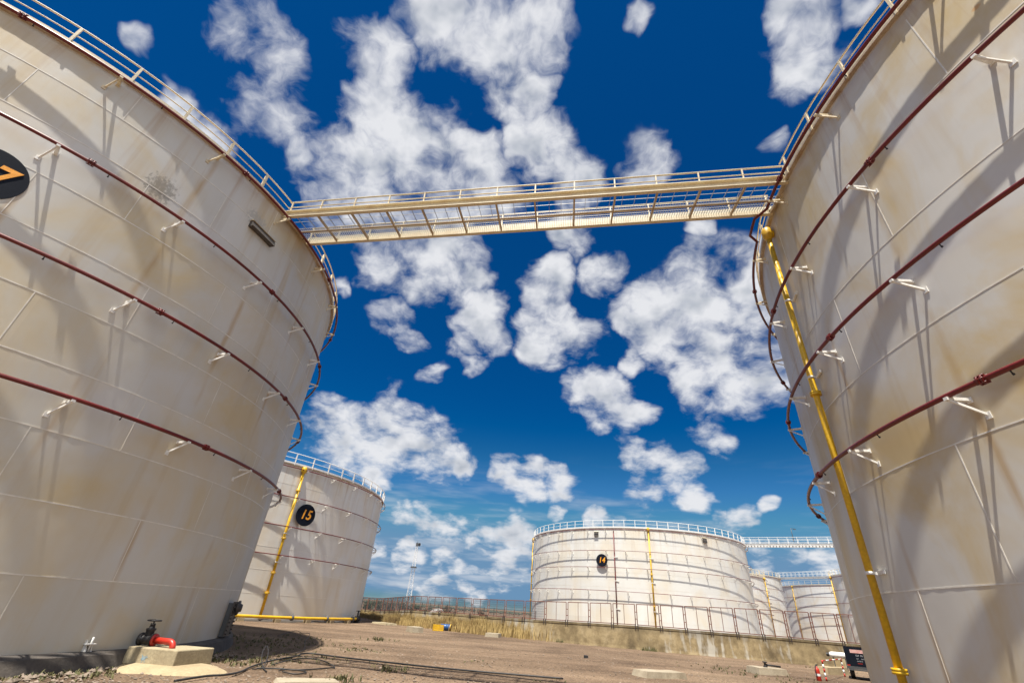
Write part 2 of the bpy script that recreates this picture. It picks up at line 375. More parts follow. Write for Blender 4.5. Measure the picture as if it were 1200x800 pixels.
def make_tank(loc, R, H, base, hc, rings, s, nbr, br0, face, mat, label, group='white storage tanks of the depot',
              lat=1, npost=52, post0=0.0, rail_gap=None, rail_h=.62, rail_mat='cream', seam_vis=1, found=True,
              detail=2, pr=.042, rim_mat='rim', plate_deg=24, top_bump=None, nseg=192):
    root = empty('storage_tank', loc)
    tag(root, label, 'tank', group)
    mb = MB()
    vs = []; zs = [base, H]
    for z in zs: vs += [pol(R, 360*i/nseg, z) for i in range(nseg)]
    mb.add(vs, [(i, (i+1) % nseg, nseg+(i+1) % nseg, nseg+i) for i in range(nseg)], True)
    # weld seams: raised beads round each course and staggered upright beads
    z = base + hc; k = 0
    while z < H - .3:
        if seam_vis: mb.arc_bar(R - .01, R + .005*seam_vis, z - .011*seam_vis, z + .011*seam_vis, 0, 360, nseg, 1)
        z += hc
    if detail >= 2:
        z = base; k = 0
        while z < H - .3:
            zt = min(z + hc, H)
            for q in range(int(360/plate_deg)):
                a = q*plate_deg + (k*.37 % 1)*plate_deg
                if abs((a - face + 180) % 360 - 180) > 110: continue
                c = [pol(r, a + da, 0) for r, da in ((R-.01, -.045), (R+.005, -.045), (R+.005, .045), (R-.01, .045))]
                mb.hexa([x + Vector((0,0,z+.015)) for x in c], [x + Vector((0,0,zt-.015)) for x in c], 1)
            z += hc; k += 1
    shell = mb.build('shell', [mat, M['bead']], root)
    # roof: shallow cone with a projecting rim walkway
    rf = MB(); ov = .10
    rf.arc_bar(R - .02, R + ov, H, H + .05, 0, 360, nseg)
    rf.lathe([(R - .02, H + .048), (R*.5, H + .5), (.01, H + .75)], n=nseg)
    roof = rf.build('roof', M[rim_mat], root)
    if found:
        fo = MB(); n = 160; vs = []
        prof = ((R - .3, base - .002), (R + .12, base - .002), (R + .2, base - .06), (R + .3, -.1))
        for j, (r, zz) in enumerate(prof):
            for i in range(n):
                a = 360*i/n; w = mnoise.noise(Vector((math.cos(rad(a))*R*1.4, math.sin(rad(a))*R*1.4, j*.7)))
                vs.append(pol(r + (.05*w if j else 0), a, zz + (.03*w if j == 2 else 0)))
        fo.add(vs, [(j*n+i, j*n+(i+1)%n, (j+1)*n+(i+1)%n, (j+1)*n+i) for j in range(3) for i in range(n)], False)
        fo.build('foundation', M['asphalt'], root)
    # guard rail
    gr = MB(); rr = R + ov - .01
    g0, g1 = rail_gap if rail_gap else (0, 0)
    a0, a1 = (g1, g0 + 360) if rail_gap else (0, 360)
    nn = 180
    for zz, r_ in ((H + .05 + rail_h, .024), (H + .05 + rail_h*.52, .016)):
        pts = [pol(rr, a0 + (a1 - a0)*i/nn, zz) for i in range(nn + (1 if rail_gap else 0))]
        gr.tube(pts, r_, 6, True, not rail_gap)
    gr.arc_bar(rr - .008, rr + .008, H + .06, H + .16, a0, a1, nn)
    rail = gr.build('guardrail', M[rail_mat], root)
    pm = MB(); pm.bar((rr, 0, H - .02), (rr, 0, H + .05 + rail_h), .05, .05, (1, 0, 0)); pm.bar((rr-.03, -.03, H + .02), (rr-.03, -.03, H + .05 + rail_h*.9), .012, .06, (1, 0, 0))
    post = pm.build('post', M[rail_mat], rail); first = True
    for i in range(npost):
        a = post0 + 360*i/npost
        if abs((a - face + 180) % 360 - 180) > 115: continue
        if rail_gap and (g0 - 1.0 < (a - g0 + 180) % 360 - 180 + g0 < g1 + 1.0): continue
        if first: post.rotation_euler.z = rad(a); first = False
        else: copy_part(post, rail, rad(a))
    # sprinkler ring pipes
    for ri, zr in enumerate(rings):
        rp = MB(); pts = []
        nn = 240
        for i in range(nn):
            a = 360*i/nn; q = R + s; zz = zr
            if top_bump and ri == 0:
                da = abs((a - top_bump[0] + 180) % 360 - 180)
                if da < top_bump[1]: q += .26; zz -= .02
            pts.append(pol(q, a, zz))
        rp.tube(pts, pr, 10 if detail >= 2 else 6, False, True)
        ring = rp.build('ring_pipe', M['red'], root)
        if detail == 0: continue
        # brackets, flanged couplings and spray nozzles
        bm = MB(); y1 = lat*.16
        bm.bar((R + s + .06, 0, zr - pr - .015), (R - .01, 0, zr - .05), .065, .05)
        bm.bar((R + s + .02, 0, zr - pr - .03), (R - .01, y1, zr - .36), .034, .034)
        bm.box(R - .01, y1 - .045, zr - .42, R + .015, y1 + .045, zr - .31)
        bm.box(R - .01, -.045, zr - .1, R + .015, .045, zr - .01)
        br = bm.build('bracket', M['cream'] if detail == 2 and ri == 0 else M['white'], ring)
        fm = nz = None
        if detail == 2:
            f = MB()
            for dy in (-.045, .02): f.cyl((R+s, dy, zr), (R+s, dy + .026, zr), pr*1.75, 14)
            for k in range(6):
                t = 2*math.pi*k/6; cx, cz = R+s+math.cos(t)*pr*1.55, zr+math.sin(t)*pr*1.55
                f.cyl((cx, -.07, cz), (cx, .07, cz), .011, 6)
            fm = f.build('flange', M['red'], ring)
            z_ = MB(); z_.cyl((R+s, 0, zr - pr*.8), (R+s-.02, 0, zr - pr - .04), .010, 8); z_.cyl((R+s-.02, 0, zr - pr - .035), (R+s-.035, 0, zr - pr - .06), .016, 8)
            nz = z_.build('nozzle', M['black'], ring)
        b1 = f1 = n1 = True
        stp = 360/nbr
        for i in range(nbr):
            a = br0 + stp*i + (0 if ri else .0)
            if abs((a - face + 180) % 360 - 180) > 105: continue
            if b1: br.rotation_euler.z = rad(a); b1 = False
            else: copy_part(br, ring, rad(a))
            if nz:
                for fr in (.36,):
                    if n1: nz.rotation_euler.z = rad(a + stp*fr); n1 = False
                    else: copy_part(nz, ring, rad(a + stp*fr))
                if (i + ri) % 2 == 0:
                    aa = a + stp*(.22 if ri else .28)
                    if f1: fm.rotation_euler.z = rad(aa); f1 = False
                    else: copy_part(fm, ring, rad(aa))
    return root

def riser(root, R, az, z0, z1, name, mat, r=.08, off=.16, flanges=(), supports=(), chamber=True):
    mb = MB(); P = pol(R + off, az, 0)
    mb.cyl(P + Vector((0,0,z0)), P + Vector((0,0,z1)), r, 16)
    o = mb.build(name, mat, root)
    for z in flanges:
        f = MB(); f.lathe([(r, z-.05), (r*1.75, z-.05), (r*1.75, z-.008), (r*1.6, z), (r*1.75, z+.008), (r*1.75, z+.05), (r, z+.05)], P, n=18)
        f.v = [tuple(v) for v in f.v]; f.build('flange', mat, o)
    for z in supports:
        q = MB(); rd = pol(1, az, 0); tg = pol(1, az + 90, 0)
        q.bar(pol(R - .01, az, z), pol(R + off + r*.4, az, z), .05, .05)
        q.lathe([(r*1.0, z-.03), (r*1.15, z-.03), (r*1.15, z+.03), (r, z+.03)], P, n=16)
        e = pol(R, az, z) + tg*.36*(-1 if off < 0 else 1)
        q.bar(pol(R + .03, az, z), e + rd*.05, .04, .07)
        q.build('support', M['white'], o)
    if chamber:
        c = MB(); zc = z1
        c.lathe([(r*.9, zc-.02), (r*1.5, zc+.04), (r*2.1, zc+.12), (r*2.15, zc+.34), (r*1.7, zc+.42), (r*1.2, zc+.46), (.005, zc+.47)], P, n=20)
        c.cyl(P + Vector((0,0,zc+.2)), pol(R - .01, az, zc+.2), r*1.0, 14)
        c.lathe([(r*1.6, -.035), (r*1.6, .035)], pol(R + .05, az, zc+.2), pol(1, az, 0), 16)
        c.lathe([(.005, -.036), (r*1.6, -.035)], pol(R + .05, az, zc+.2), pol(1, az, 0), 16)
        c.build('foam_chamber', mat, o)
    return o

Lc, LR = (-18.193, 13.984, 0), 10.41
Rc, RR = (20.463, 6.083, 0), 13.209
Ac, AR = (-23.817, 41.211, 0), 13.315
Bc, BR = (19.72, 69.24, 0), 14.23
HT = 12.575

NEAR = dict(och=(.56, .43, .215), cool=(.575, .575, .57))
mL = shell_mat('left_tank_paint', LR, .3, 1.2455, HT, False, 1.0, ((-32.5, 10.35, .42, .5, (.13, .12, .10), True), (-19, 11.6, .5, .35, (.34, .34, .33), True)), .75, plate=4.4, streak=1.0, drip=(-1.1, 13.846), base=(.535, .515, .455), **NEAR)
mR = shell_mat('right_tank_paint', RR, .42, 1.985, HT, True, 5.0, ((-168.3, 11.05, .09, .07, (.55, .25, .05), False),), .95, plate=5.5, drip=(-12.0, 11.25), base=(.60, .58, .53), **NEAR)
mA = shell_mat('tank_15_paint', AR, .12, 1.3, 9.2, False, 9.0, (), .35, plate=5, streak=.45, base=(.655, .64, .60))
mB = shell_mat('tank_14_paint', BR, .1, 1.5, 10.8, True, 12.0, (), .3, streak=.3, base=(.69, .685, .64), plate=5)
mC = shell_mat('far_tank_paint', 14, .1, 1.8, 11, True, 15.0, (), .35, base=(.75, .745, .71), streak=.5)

tankL = make_tank(Lc, LR, HT, .3, 1.2455, [12.42, 9.72, 7.2, 4.68], .3, 26, -1.1, -32, mL,
    'large white tank filling the left side, numbered with an orange 7 at the frame edge', lat=-1,
    npost=52, post0=-48.8, rail_gap=(-14.6, -7.0))
tankR = make_tank(Rc, RR, HT, .42, 1.985, [12.42, 9.87, 7.33, 4.97], .33, 32, 168.0, -170, mR,
    'large stained white tank filling the right side, with a yellow riser pipe', lat=1,
    npost=64, post0=171.5, rail_gap=(165.0, 170.4), top_bump=(163.6, 2.6))
tank15 = make_tank(Ac, AR, 9.2, .12, 1.3, [8.98, 7.1, 5.3, 3.6], .3, 36, -1.0, -45, mA,
    'white tank with a round 15 sign, standing behind the left tank', lat=-1, npost=64, post0=0,
    rail_mat='railwhite', detail=1, pr=.030, rail_h=.72)
tank14 = make_tank(Bc, BR, 10.75, .1, 1.5, [10.55, 8.27, 6.53, 4.2], .33, 40, -110.0, -106, mB,
    'broad white tank with a round 14 sign, behind the bund wall', lat=1, npost=72, post0=0,
    rail_mat='railwhite', detail=1, pr=.030, rim_mat='white', rail_h=.8)
def azd(az, d): return (d*math.sin(rad(az)), d*math.cos(rad(az)), 0)
tB = make_tank(azd(21.7, 100), 12.0, 9.26, .1, 1.6, [9.05, 7.3, 5.6, 3.9], .33, 30, 0, -70, mC,
    'narrow visible strip of white tank just right of tank 14', npost=60, detail=0, pr=.036, rim_mat='white', rail_h=.9, plate_deg=30)
tC = make_tank(azd(23.1, 130), 15.6, 11.6, .1, 1.6, [11.4, 9.2, 7.2, 5.0], .33, 30, 0, -70, mC,
    'white tank far off with a walkway leading right from its rim', npost=66, detail=0, pr=.036, rim_mat='white', rail_h=.9)
tD = make_tank(azd(38, 170), 25.2, 12.3, .1, 1.9, [12.0, 9.6, 7.4, 5.2], .4, 30, 0, -120, mC,
    'widest and farthest white tank, flat topped, under the far walkway', npost=80, detail=0, pr=.036, rim_mat='white', rail_h=1.0)
tE = make_tank(azd(41.1, 114), 13.7, 10.95, .1, 1.6, [10.7, 8.6, 6.6, 4.6], .33, 30, 0, -140, mC,
    'grey shaded tank edge with yellow pipe, beside the right tank', npost=66, detail=0, pr=.036, rim_mat='white', rail_h=.9)

# signs
disc(LR, -45.85, 8.5, .62, '17', tankL)
disc(AR, on_cyl(354, 603, Ac, AR)[0] + .6, 6.2, .70, '15', tank15, .22)
disc(BR, *on_cyl(706, 656.3, Bc, BR), .66, '14', tank14, .24)

# risers
riser(tankR, RR, 162.9, .3, 11.95, 'riser_pipe', M['yellow'], .072, .17, flanges=(1.12, 6.75), supports=(2.75, 7.2, 9.6))
r15 = on_cyl(330, 634, Ac, AR)[0]
riser(tank15, AR, r15, .15, 8.75, 'riser_pipe', M['yellow'], .085, .16, flanges=(1.5, 2.6, 4.6, 7.6), supports=(3.2, 4.9))
for u, m_, nm, ch in ((764, 'yellow', 'riser_pipe', True), (721.7, 'red', 'feed_pipe', False)):
    a_ = on_cyl(u, 680, Bc, BR)[0]
    riser(tank14, BR, a_, .15, 10.4, nm, M[m_], .085 if ch else .06, .18, flanges=(3.0, 6.0) if ch else (), supports=(2.5, 5.2, 7.6), chamber=ch)
a_ = on_cyl(623.5, 680, Bc, BR + .1)[0]
riser(tank14, BR, a_, .15, 10.3, 'riser_pipe', M['yellow'], .085, .2, flanges=(3, 6), supports=(5,), chamber=True)
def far_riser(t, c, R, az_world):
    # where the upright at that bearing meets the tank's near face
    d = Vector((math.sin(rad(az_world)), math.cos(rad(az_world)))); b = d.x*c[0] + d.y*c[1]
    D = max(0, b*b - (c[0]**2 + c[1]**2 - R*R)); p = d*(b - math.sqrt(D))
    return math.degrees(math.atan2(p.y - c[1], p.x - c[0]))
for t, c, R, az, top in ((tB, azd(21.7,100), 12.0, 28.45, 8.9), (tE, azd(41.1,114), 13.7, 34.35, 10.5), (tD, azd(38,170), 25.2, 30.9, 11.8)):
    riser(t, R, far_riser(t, c, R, az), .2, top, 'riser_pipe', M['yellow'], .08, .2, flanges=(3.5, 6.5), supports=(5,), chamber=True)

# overflow vent boxes high on the shells
def vent(root, R, az, z, w, h, d):
    mb = MB()
    def P(x, y, zz): return pol(R + x, az + math.degrees(y/R), z + zz)
    mb.hexa([P(-.02,-w/2,-h/2), P(d,-w/2,-h/2), P(d,w/2,-h/2), P(-.02,w/2,-h/2)], [P(-.02,-w/2,h/2), P(d*.55,-w/2,h/2), P(d*.55,w/2,h/2), P(-.02,w/2,h/2)])
    o = mb.build('vent_box', M['louvre'], root)
    q = MB()
    q.hexa([P(-.02,-w/2-.02,h/2+.003), P(d*.75,-w/2-.02,h/2+.003), P(d*.75,w/2+.02,h/2+.003), P(-.02,w/2+.02,h/2+.003)], [P(-.02,-w/2-.02,h/2+.03), P(d*.6,-w/2-.02,h/2+.03), P(d*.6,w/2+.02,h/2+.03), P(-.02,w/2+.02,h/2+.03)])
    q.build('vent_hood', M['cream'], o)
vent(tankL, LR, -17.3, 11.3, .95, .22, .2)
for u, v in ((699, 625.5), (825.5, 633)):
    vent(tank14, BR, *on_cyl(u, v, Bc, BR), .5, .5, .18)
vent(tank15, AR, -78, 8.6, .6, .5, .2)

# clean-out door low on the left tank
mb = MB(); az = 15.0
def PL(x, y, zz): return pol(LR + x, az + math.degrees(y/LR), zz)
mb.hexa([PL(-.02,-.34,.32), PL(.12,-.34,.32), PL(.12,.34,.32), PL(-.02,.34,.32)], [PL(-.02,-.28,1.2), PL(.12,-.28,1.2), PL(.12,.28,1.2), PL(-.02,.28,1.2)])
co = mb.build('cleanout_door', M['darkgrey'], tankL)
mb = MB()
mb.hexa([PL(.122,-.38,.34), PL(.17,-.38,.34), PL(.17,.38,.34), PL(.122,.38,.34)], [PL(.122,-.31,1.24), PL(.17,-.31,1.24), PL(.17,.31,1.24), PL(.122,.31,1.24)])
for k in range(9):
    z = .4 + .1*k
    for y in (-.31, .31): mb.cyl(PL(.17, y, z), PL(.215, y, z), .025, 6)
mb.lathe([(.005, .18), (.10, .17), (.12, .10), (.2, .09), (.2, .04), (.12, .03), (.1, -.02)], PL(.17, 0, 1.08), pol(1, az, 0), 18)
mb.build('bolted_cover', M['louvre'], co)
# a hold-down lug by the base of the left tank
az_l = on_cyl(101, 757, Lc, LR)[0]
mb = MB()
for sgn in (-1, 1):
    mb.hexa([pol(LR-.01, az_l+sgn*.35, .302), pol(LR+.11, az_l+sgn*.35, .302), pol(LR+.11, az_l+sgn*.25, .302), pol(LR-.01, az_l+sgn*.25, .302)],
            [pol(LR-.01, az_l+sgn*.35, .5), pol(LR+.03, az_l+sgn*.35, .5), pol(LR+.03, az_l+sgn*.25, .5), pol(LR-.01, az_l+sgn*.25, .5)])
mb.hexa([pol(LR-.01, az_l-.5, .42), pol(LR+.13, az_l-.5, .42), pol(LR+.13, az_l+.5, .42), pol(LR-.01, az_l+.5, .42)], [pol(LR-.01, az_l-.5, .44), pol(LR+.13, az_l-.5, .44), pol(LR+.13, az_l+.5, .44), pol(LR-.01, az_l+.5, .44)])
mb.cyl(pol(LR+.09, az_l, .3), pol(LR+.09, az_l, .55), .018, 8)
mb.build('anchor_lug', M['white'], tankL)

# ------------------------------------------------------------------ walkway bridges
def bridge(name_label, nl, nr, fl, fr, z, nbay, bh, rail_h, group, mat, fine=True):
    root = empty('walkway_bridge', ((nl[0]+nr[0])/2, (nl[1]+nr[1])/2, 0)); o = Vector(root.location)
    tag(root, name_label, 'walkway', group)
    def V(p, zz): return Vector((p[0], p[1], zz)) - o
    z0, z1 = (z, z) if not isinstance(z, tuple) else z
    def lerp(a, b, t): return Vector((a[0] + (b[0]-a[0])*t, a[1] + (b[1]-a[1])*t))
    def zt(t): return z0 + (z1 - z0)*t
    n3 = Vector((nr[0]-nl[0], nr[1]-nl[1], 0)).normalized(); sd = Vector((-n3.y, n3.x, 0))
    for a, b, sg in ((nl, nr, -1), (fl, fr, 1)):
        mb = MB(); A, B = V(a, z0 + bh/2), V(b, z1 + bh/2)
        mb.bar(A, B, .025, bh)                                               # web
        mb.bar(A + Vector((0,0,bh/2)) + sd*sg*.045, B + Vector((0,0,bh/2)) + sd*sg*.045, .115, .025)
        mb.bar(A - Vector((0,0,bh/2)) + sd*sg*.045, B - Vector((0,0,bh/2)) + sd*sg*.045, .115, .025)
        mb.build('beam', mat, root)
        r = MB()
        r.tube([A + Vector((0,0,bh/2+rail_h)), B + Vector((0,0,bh/2+rail_h))], .026, 8)
        r.tube([A + Vector((0,0,bh/2+rail_h*.5)), B + Vector((0,0,bh/2+rail_h*.5))], .018, 8)
        ro = r.build('handrail', mat, root)
        for i in range(nbay + 1):
            t = min(max(i/nbay, .006), .994); p = lerp(a, b, t); pm = MB()
            base = V(p, zt(t) + bh*.4) - sd*sg*.03
            pm.bar(base, V(p, zt(t) + bh + rail_h), .04, .04)
            pm.build('post', mat, ro)
    for i in range(nbay + 1):
        t = min(max(i/nbay, .004), .996); mb = MB()
        A, B = V(lerp(nl, nr, t), zt(t) + .05), V(lerp(fl, fr, t), zt(t) + .05)
        mb.bar(A, B, .05, .08); mb.build('cross_member', M['member'], root)
    if fine:
        mb = MB()
        m0, m1 = lerp(nl, fl, .56), lerp(nr, fr, .56)
        mb.tube([V(m0, z0 + .02), V(m1, z1 + .02)], .032, 8)
        mb.build('service_pipe', M['member'], root)
    g = MB(); zg = z0 + bh*.55
    nb = int((Vector(nr) - Vector(nl)).length/.075) if fine else nbay*3
    for i in range(1, nb):
        t = i/nb; a_, b_ = lerp(nl, nr, t), lerp(fl, fr, t)
        A, B = V(a_ + (b_ - a_)*(.5 if fine and i % 5 else 0), zt(t) + .115), V(b_, zt(t) + .115)
        g.bar(A, B, .009 if fine else .1, .03 if fine else .02)
    for j in range(1, 12 if fine else 4):
        q = j/(12 if fine else 4)
        if fine and q < .5 and j % 3: continue
        g.bar(V(lerp(nl, fl, q), z0 + .118), V(lerp(nr, fr, q), z1 + .118), .008 if fine else .06, .014)
    g.build('grating', M['grating'], root)
    return root
bridge('cream steel walkway with grating spanning the sky between the two nearest tanks', (-8.08, 11.35), (7.58, 8.35), (-7.75, 12.55), (7.62, 9.45), 12.5, 13, .26, .5, None, M['cream'])
def p2(az, d): a = azd(az, d); return (a[0], a[1])
b1 = bridge('long white walkway at the rim of tank 14, running right', p2(27.0, 69.5), p2(46, 71), p2(27.1, 71), p2(46, 72.5), 10.78, 22, .22, .72, None, M['railwhite'], False)
# lamp mast on that walkway
pm = MB(); w = atd(929.5, 631, 70.0) - Vector(b1.location)
pm.tube([w + Vector((0,0,-.3)), w + Vector((0,0,1.25))], .035, 6, radii=[.05, .028]); pm.bar(w + Vector((0,0,1.2)), w + Vector((.45,.0,1.2)), .05, .05); pm.box(w.x+.35, w.y-.06, w.z+1.1, w.x+.6, w.y+.06, w.z+1.18)
pm.build('lamp_mast', M['darkgrey'], b1)
bridge('smaller distant white walkway joining two far tanks beneath the longer one', p2(29.6, 126.5), p2(34.8, 111.5), p2(29.7, 128), p2(34.9, 113), (11.6, 10.95), 14, .25, .95, None, M['railwhite'], False)

# ------------------------------------------------------------------ ground
def axis(lim, fine_lo, fine_hi, step):
    xs = []; x = fine_lo
    while x <= fine_hi: xs.append(x); x += step
    d = step; x = xs[-1]
    while x < lim: d *= 1.35; x += d; xs.append(x)
    d = step; x = fine_lo
    while x > -lim: d *= 1.35; x -= d; xs.insert(0, x)
    return xs
xs = axis(4000, -16, 30, .4); ys = axis(4000, -2, 46, .4)
g = MB(); vs = []
for y in ys:
    for x in xs:
        z = 0
        if -20 < x < 34 and -6 < y < 50:
            z = .035*mnoise.noise(Vector((x*.35, y*.35, 0))) + .02*mnoise.noise(Vector((x*1.3, y*1.3, 3)))
        vs.append((x, y, z))
nx = len(xs)
g.add(vs, [(j*nx+i, j*nx+i+1, (j+1)*nx+i+1, (j+1)*nx+i) for j in range(len(ys)-1) for i in range(nx-1)], True)
tag(g.build('ground', M['ground']), kind='structure')

# loose stones: far too many to count
gm = MB()
def rock(mb, p, r, flat=.6):
    o = [Vector((1,0,0)),Vector((.3,.95,0)),Vector((-.8,.6,0)),Vector((-.8,-.6,0)),Vector((.3,-.95,0)),Vector((0,0,1)),Vector((0,0,-1))]
    a = random.random()*6.28; c, s_ = math.cos(a), math.sin(a); vs = []
    for q in o:
        k = r*random.uniform(.65, 1.25); vs.append((p[0] + (q.x*c - q.y*s_)*k, p[1] + (q.x*s_ + q.y*c)*k*.8, p[2] + q.z*k*flat))
    mb.add(vs, [(0,1,5),(1,2,5),(2,3,5),(3,4,5),(4,0,5),(1,0,6),(2,1,6),(3,2,6),(4,3,6),(0,4,6)])
def free(x, y, m=.35):
    for c, R in ((Lc, LR), (Rc, RR), (Ac, AR)):
        if math.hypot(x - c[0], y - c[1]) < R + m: return False
    return True
for i in range(5200):
    u = random.uniform(-20, 1040); v = random.uniform(742, 806)
    p = at(u, v, 0)
    if p.y > 38 or p.y < 2 or not free(p.x, p.y): continue
    if abs(p.x + 7.0) < .85 and abs(p.y - 12.4) < .85: continue
    rock(gm, (p.x, p.y, .006), random.choice((.012, .016, .02, .026, .04))*random.uniform(.7, 1.2))
for i in range(160):      # a scatter of bigger rubble along the foot of the left tank
    a = random.uniform(-40, 6); r = LR + .32 + abs(random.gauss(0, .35)); p = pol(r, a, 0) + Vector(Lc)
    rock(gm, (p.x, p.y, .02), random.uniform(.03, .09))
tag(gm.build('gravel', M['pebble']), 'small loose stones strewn over the yard', kind='stuff')

# weeds: thin green tufts
wm = MB()
def tuft(mb, p, h, n, spread, wid=.012):
    for _ in range(n):
        a = random.random()*6.28; q = spread*random.random()**.7
        b = Vector((p[0] + math.cos(a)*q, p[1] + math.sin(a)*q, p[2])); l = random.uniform(.4, 1)*h
        a2 = random.random()*6.28; t = Vector((math.cos(a2), math.sin(a2), 0)); n_ = Vector((-t.y, t.x, 0))
        mid = b + t*l*.25 + Vector((0,0,l*.6)); tip = b + t*l*random.uniform(.35, .9) + Vector((0,0,l*random.uniform(.6, 1)))
        w = wid*random.uniform(.6, 1.3)
        mb.add([b - n_*w, b + n_*w, mid + n_*w*.8, mid - n_*w*.8, tip], [(0,1,2,3), (3,2,4)])
for u, v, n, sp, h in ((45, 788, 90, .5, .1), (25, 790, 60, .4, .08), (95, 789, 120, .45, .12), (75, 792, 50, .4, .07), (268, 776, 150, .5, .12), (300, 772, 120, .7, .1), (355, 771, 120, .7, .09), (285, 752, 160, 1.1, .12), (310, 748, 200, 1.3, .13), (340, 756, 140, 1.2, .1), (443, 750, 70, .35, .22), (412, 761, 30, .3, .1), (432, 763, 25, .3, .08), (455, 785, 70, .25, .16), (402, 797, 60, .2, .18), (640, 798, 30, .3, .08), (875, 787, 80, 1.1, .14), (900, 793, 80, 1.0, .12), (850, 784, 60, .9, .1), (980, 786, 70, .8, .15), (560, 775, 20, .3, .07)):
    p = at(u, v, 0)
    if v > 800: continue
    for _ in range(int(n*.4)):
        q = Vector((p.x + random.gauss(0, sp), p.y + random.gauss(0, sp), 0))
        if free(q.x, q.y, .3): tuft(wm, q, h, 4, .05)
for i in range(16):
    a = random.uniform(-40, 30); p = pol(LR + .35 + abs(random.gauss(0, .15)), a, 0) + Vector(Lc); tuft(wm, p, .09, 8, .1)
tag(wm.build('weeds', M['weed']), 'low green weeds in scattered patches on bare earth', kind='stuff')

# ------------------------------------------------------------------ bund wall, dry grass, fences
W = [(-40, 80), (-26, 67), (-11.0, 52.5), (-6.5, 43.6), (1.6, 37.6), (9.2, 34.55), (16.3, 33.3), (24, 32.3), (36, 31.5)]
WT = [.55, .58, .62, 1.04, 1.12, 1.29, 1.3, 1.26, 1.26]
FT = [1.6, 1.65, 1.73, 2.07, 2.22, 2.5, 2.72, 2.84, 2.84]
cum = [0]
for a, b in zip(W, W[1:]): cum.append(cum[-1] + math.dist(a, b))
def along(s):
    s = min(max(s, 0), cum[-1] - 1e-6)
    for i in range(len(W)-1):
        if s <= cum[i+1]:
            t = (s - cum[i])/(cum[i+1]-cum[i]); q = lambda L_: L_[i] + (L_[i+1]-L_[i])*t
            d = Vector((W[i+1][0]-W[i][0], W[i+1][1]-W[i][1], 0)).normalized()
            return Vector((W[i][0]+(W[i+1][0]-W[i][0])*t, W[i][1]+(W[i+1][1]-W[i][1])*t, 0)), d, q(WT), q(FT)
wb = MB(); vs = []; n = int(cum[-1]/.5)
for i in range(n + 1):
    p, d, zt_, _ = along(cum[-1]*i/n); nr_ = Vector((d.y, -d.x, 0))       # towards the camera
    k = lambda j: .015*mnoise.noise(Vector((i*.5, j*3.1, 1)))
    for j, (off, z) in enumerate(((.28, -.1), (.22 + k(1), .12), (.14 + k(2), zt_*.55), (.08 + k(3), zt_ - .13), (.105, zt_ - .12), (.105, zt_ + .5*k(4)), (-.3, zt_ + .5*k(4)), (-.34, -.1))):
        vs.append(p + nr_*off + Vector((0,0,z)))
wb.add(vs, [(i*8+j, (i+1)*8+j, (i+1)*8+j+1, i*8+j+1) for i in range(n) for j in range(7)])
wall = wb.build('bund_wall', M['bund'])
tag(wall, 'low stained concrete bund wall running below the fence and tank 14', 'wall')

sg = MB()
smax = cum[4] + 4
s_ = cum[1]
for i in range(26000):
    s0 = random.uniform(cum[1], cum[4] + 3)
    f = 1 if s0 < cum[4] - 4 else max(0.02, 1 - (s0 - cum[4] + 4)/6)
    if random.random() > f: continue
    p, d, zt_, _ = along(s0); nr_ = Vector((d.y, -d.x, 0)); off = abs(random.gauss(.0, .55)) + .05
    if off > 2: continue
    cl = .5 + .5*mnoise.noise(Vector((s0*.5, off*1.2, 9)))
    l = zt_*random.uniform(.55, 1.05)*(1.05 - .3*min(off, 1.6))*(.38 + .95*cl); b = p + nr_*(off + .15)
    t = Vector((random.gauss(0, .14), random.gauss(0, .14), 0))*l; wv = d*random.uniform(.012, .03)
    sg.add([b - wv, b + wv, b + t*.5 + wv*.7 + Vector((0,0,l*.6)), b + t*.5 - wv*.7 + Vector((0,0,l*.6)), b + t + Vector((0,0,l))], [(0,1,2,3), (3,2,4)])
tag(sg.build('dry_grass', M['straw']), 'tall straw coloured dry grass growing along the bund wall', kind='stuff')
sg = MB()
for i in range(5000):
    s0 = random.uniform(cum[2], cum[-1]); p, d, zt_, _ = along(s0); nr_ = Vector((d.y, -d.x, 0)); off = .25 + abs(random.gauss(0, .3))
    cl = mnoise.noise(Vector((s0*.7, 4, 2)))
    if cl < .2: continue
    l = random.uniform(.08, .3)*(.6 + cl); b = p + nr_*off; t = Vector((random.gauss(0, .3), random.gauss(0, .3), 0))*l; wv = d*.015
    sg.add([b - wv, b + wv, b + t + Vector((0,0,l))], [(0,1,2)])
tag(sg.build('wall_foot_weeds', M['weed']), 'sparse olive weeds along the foot of the bund wall', kind='stuff')

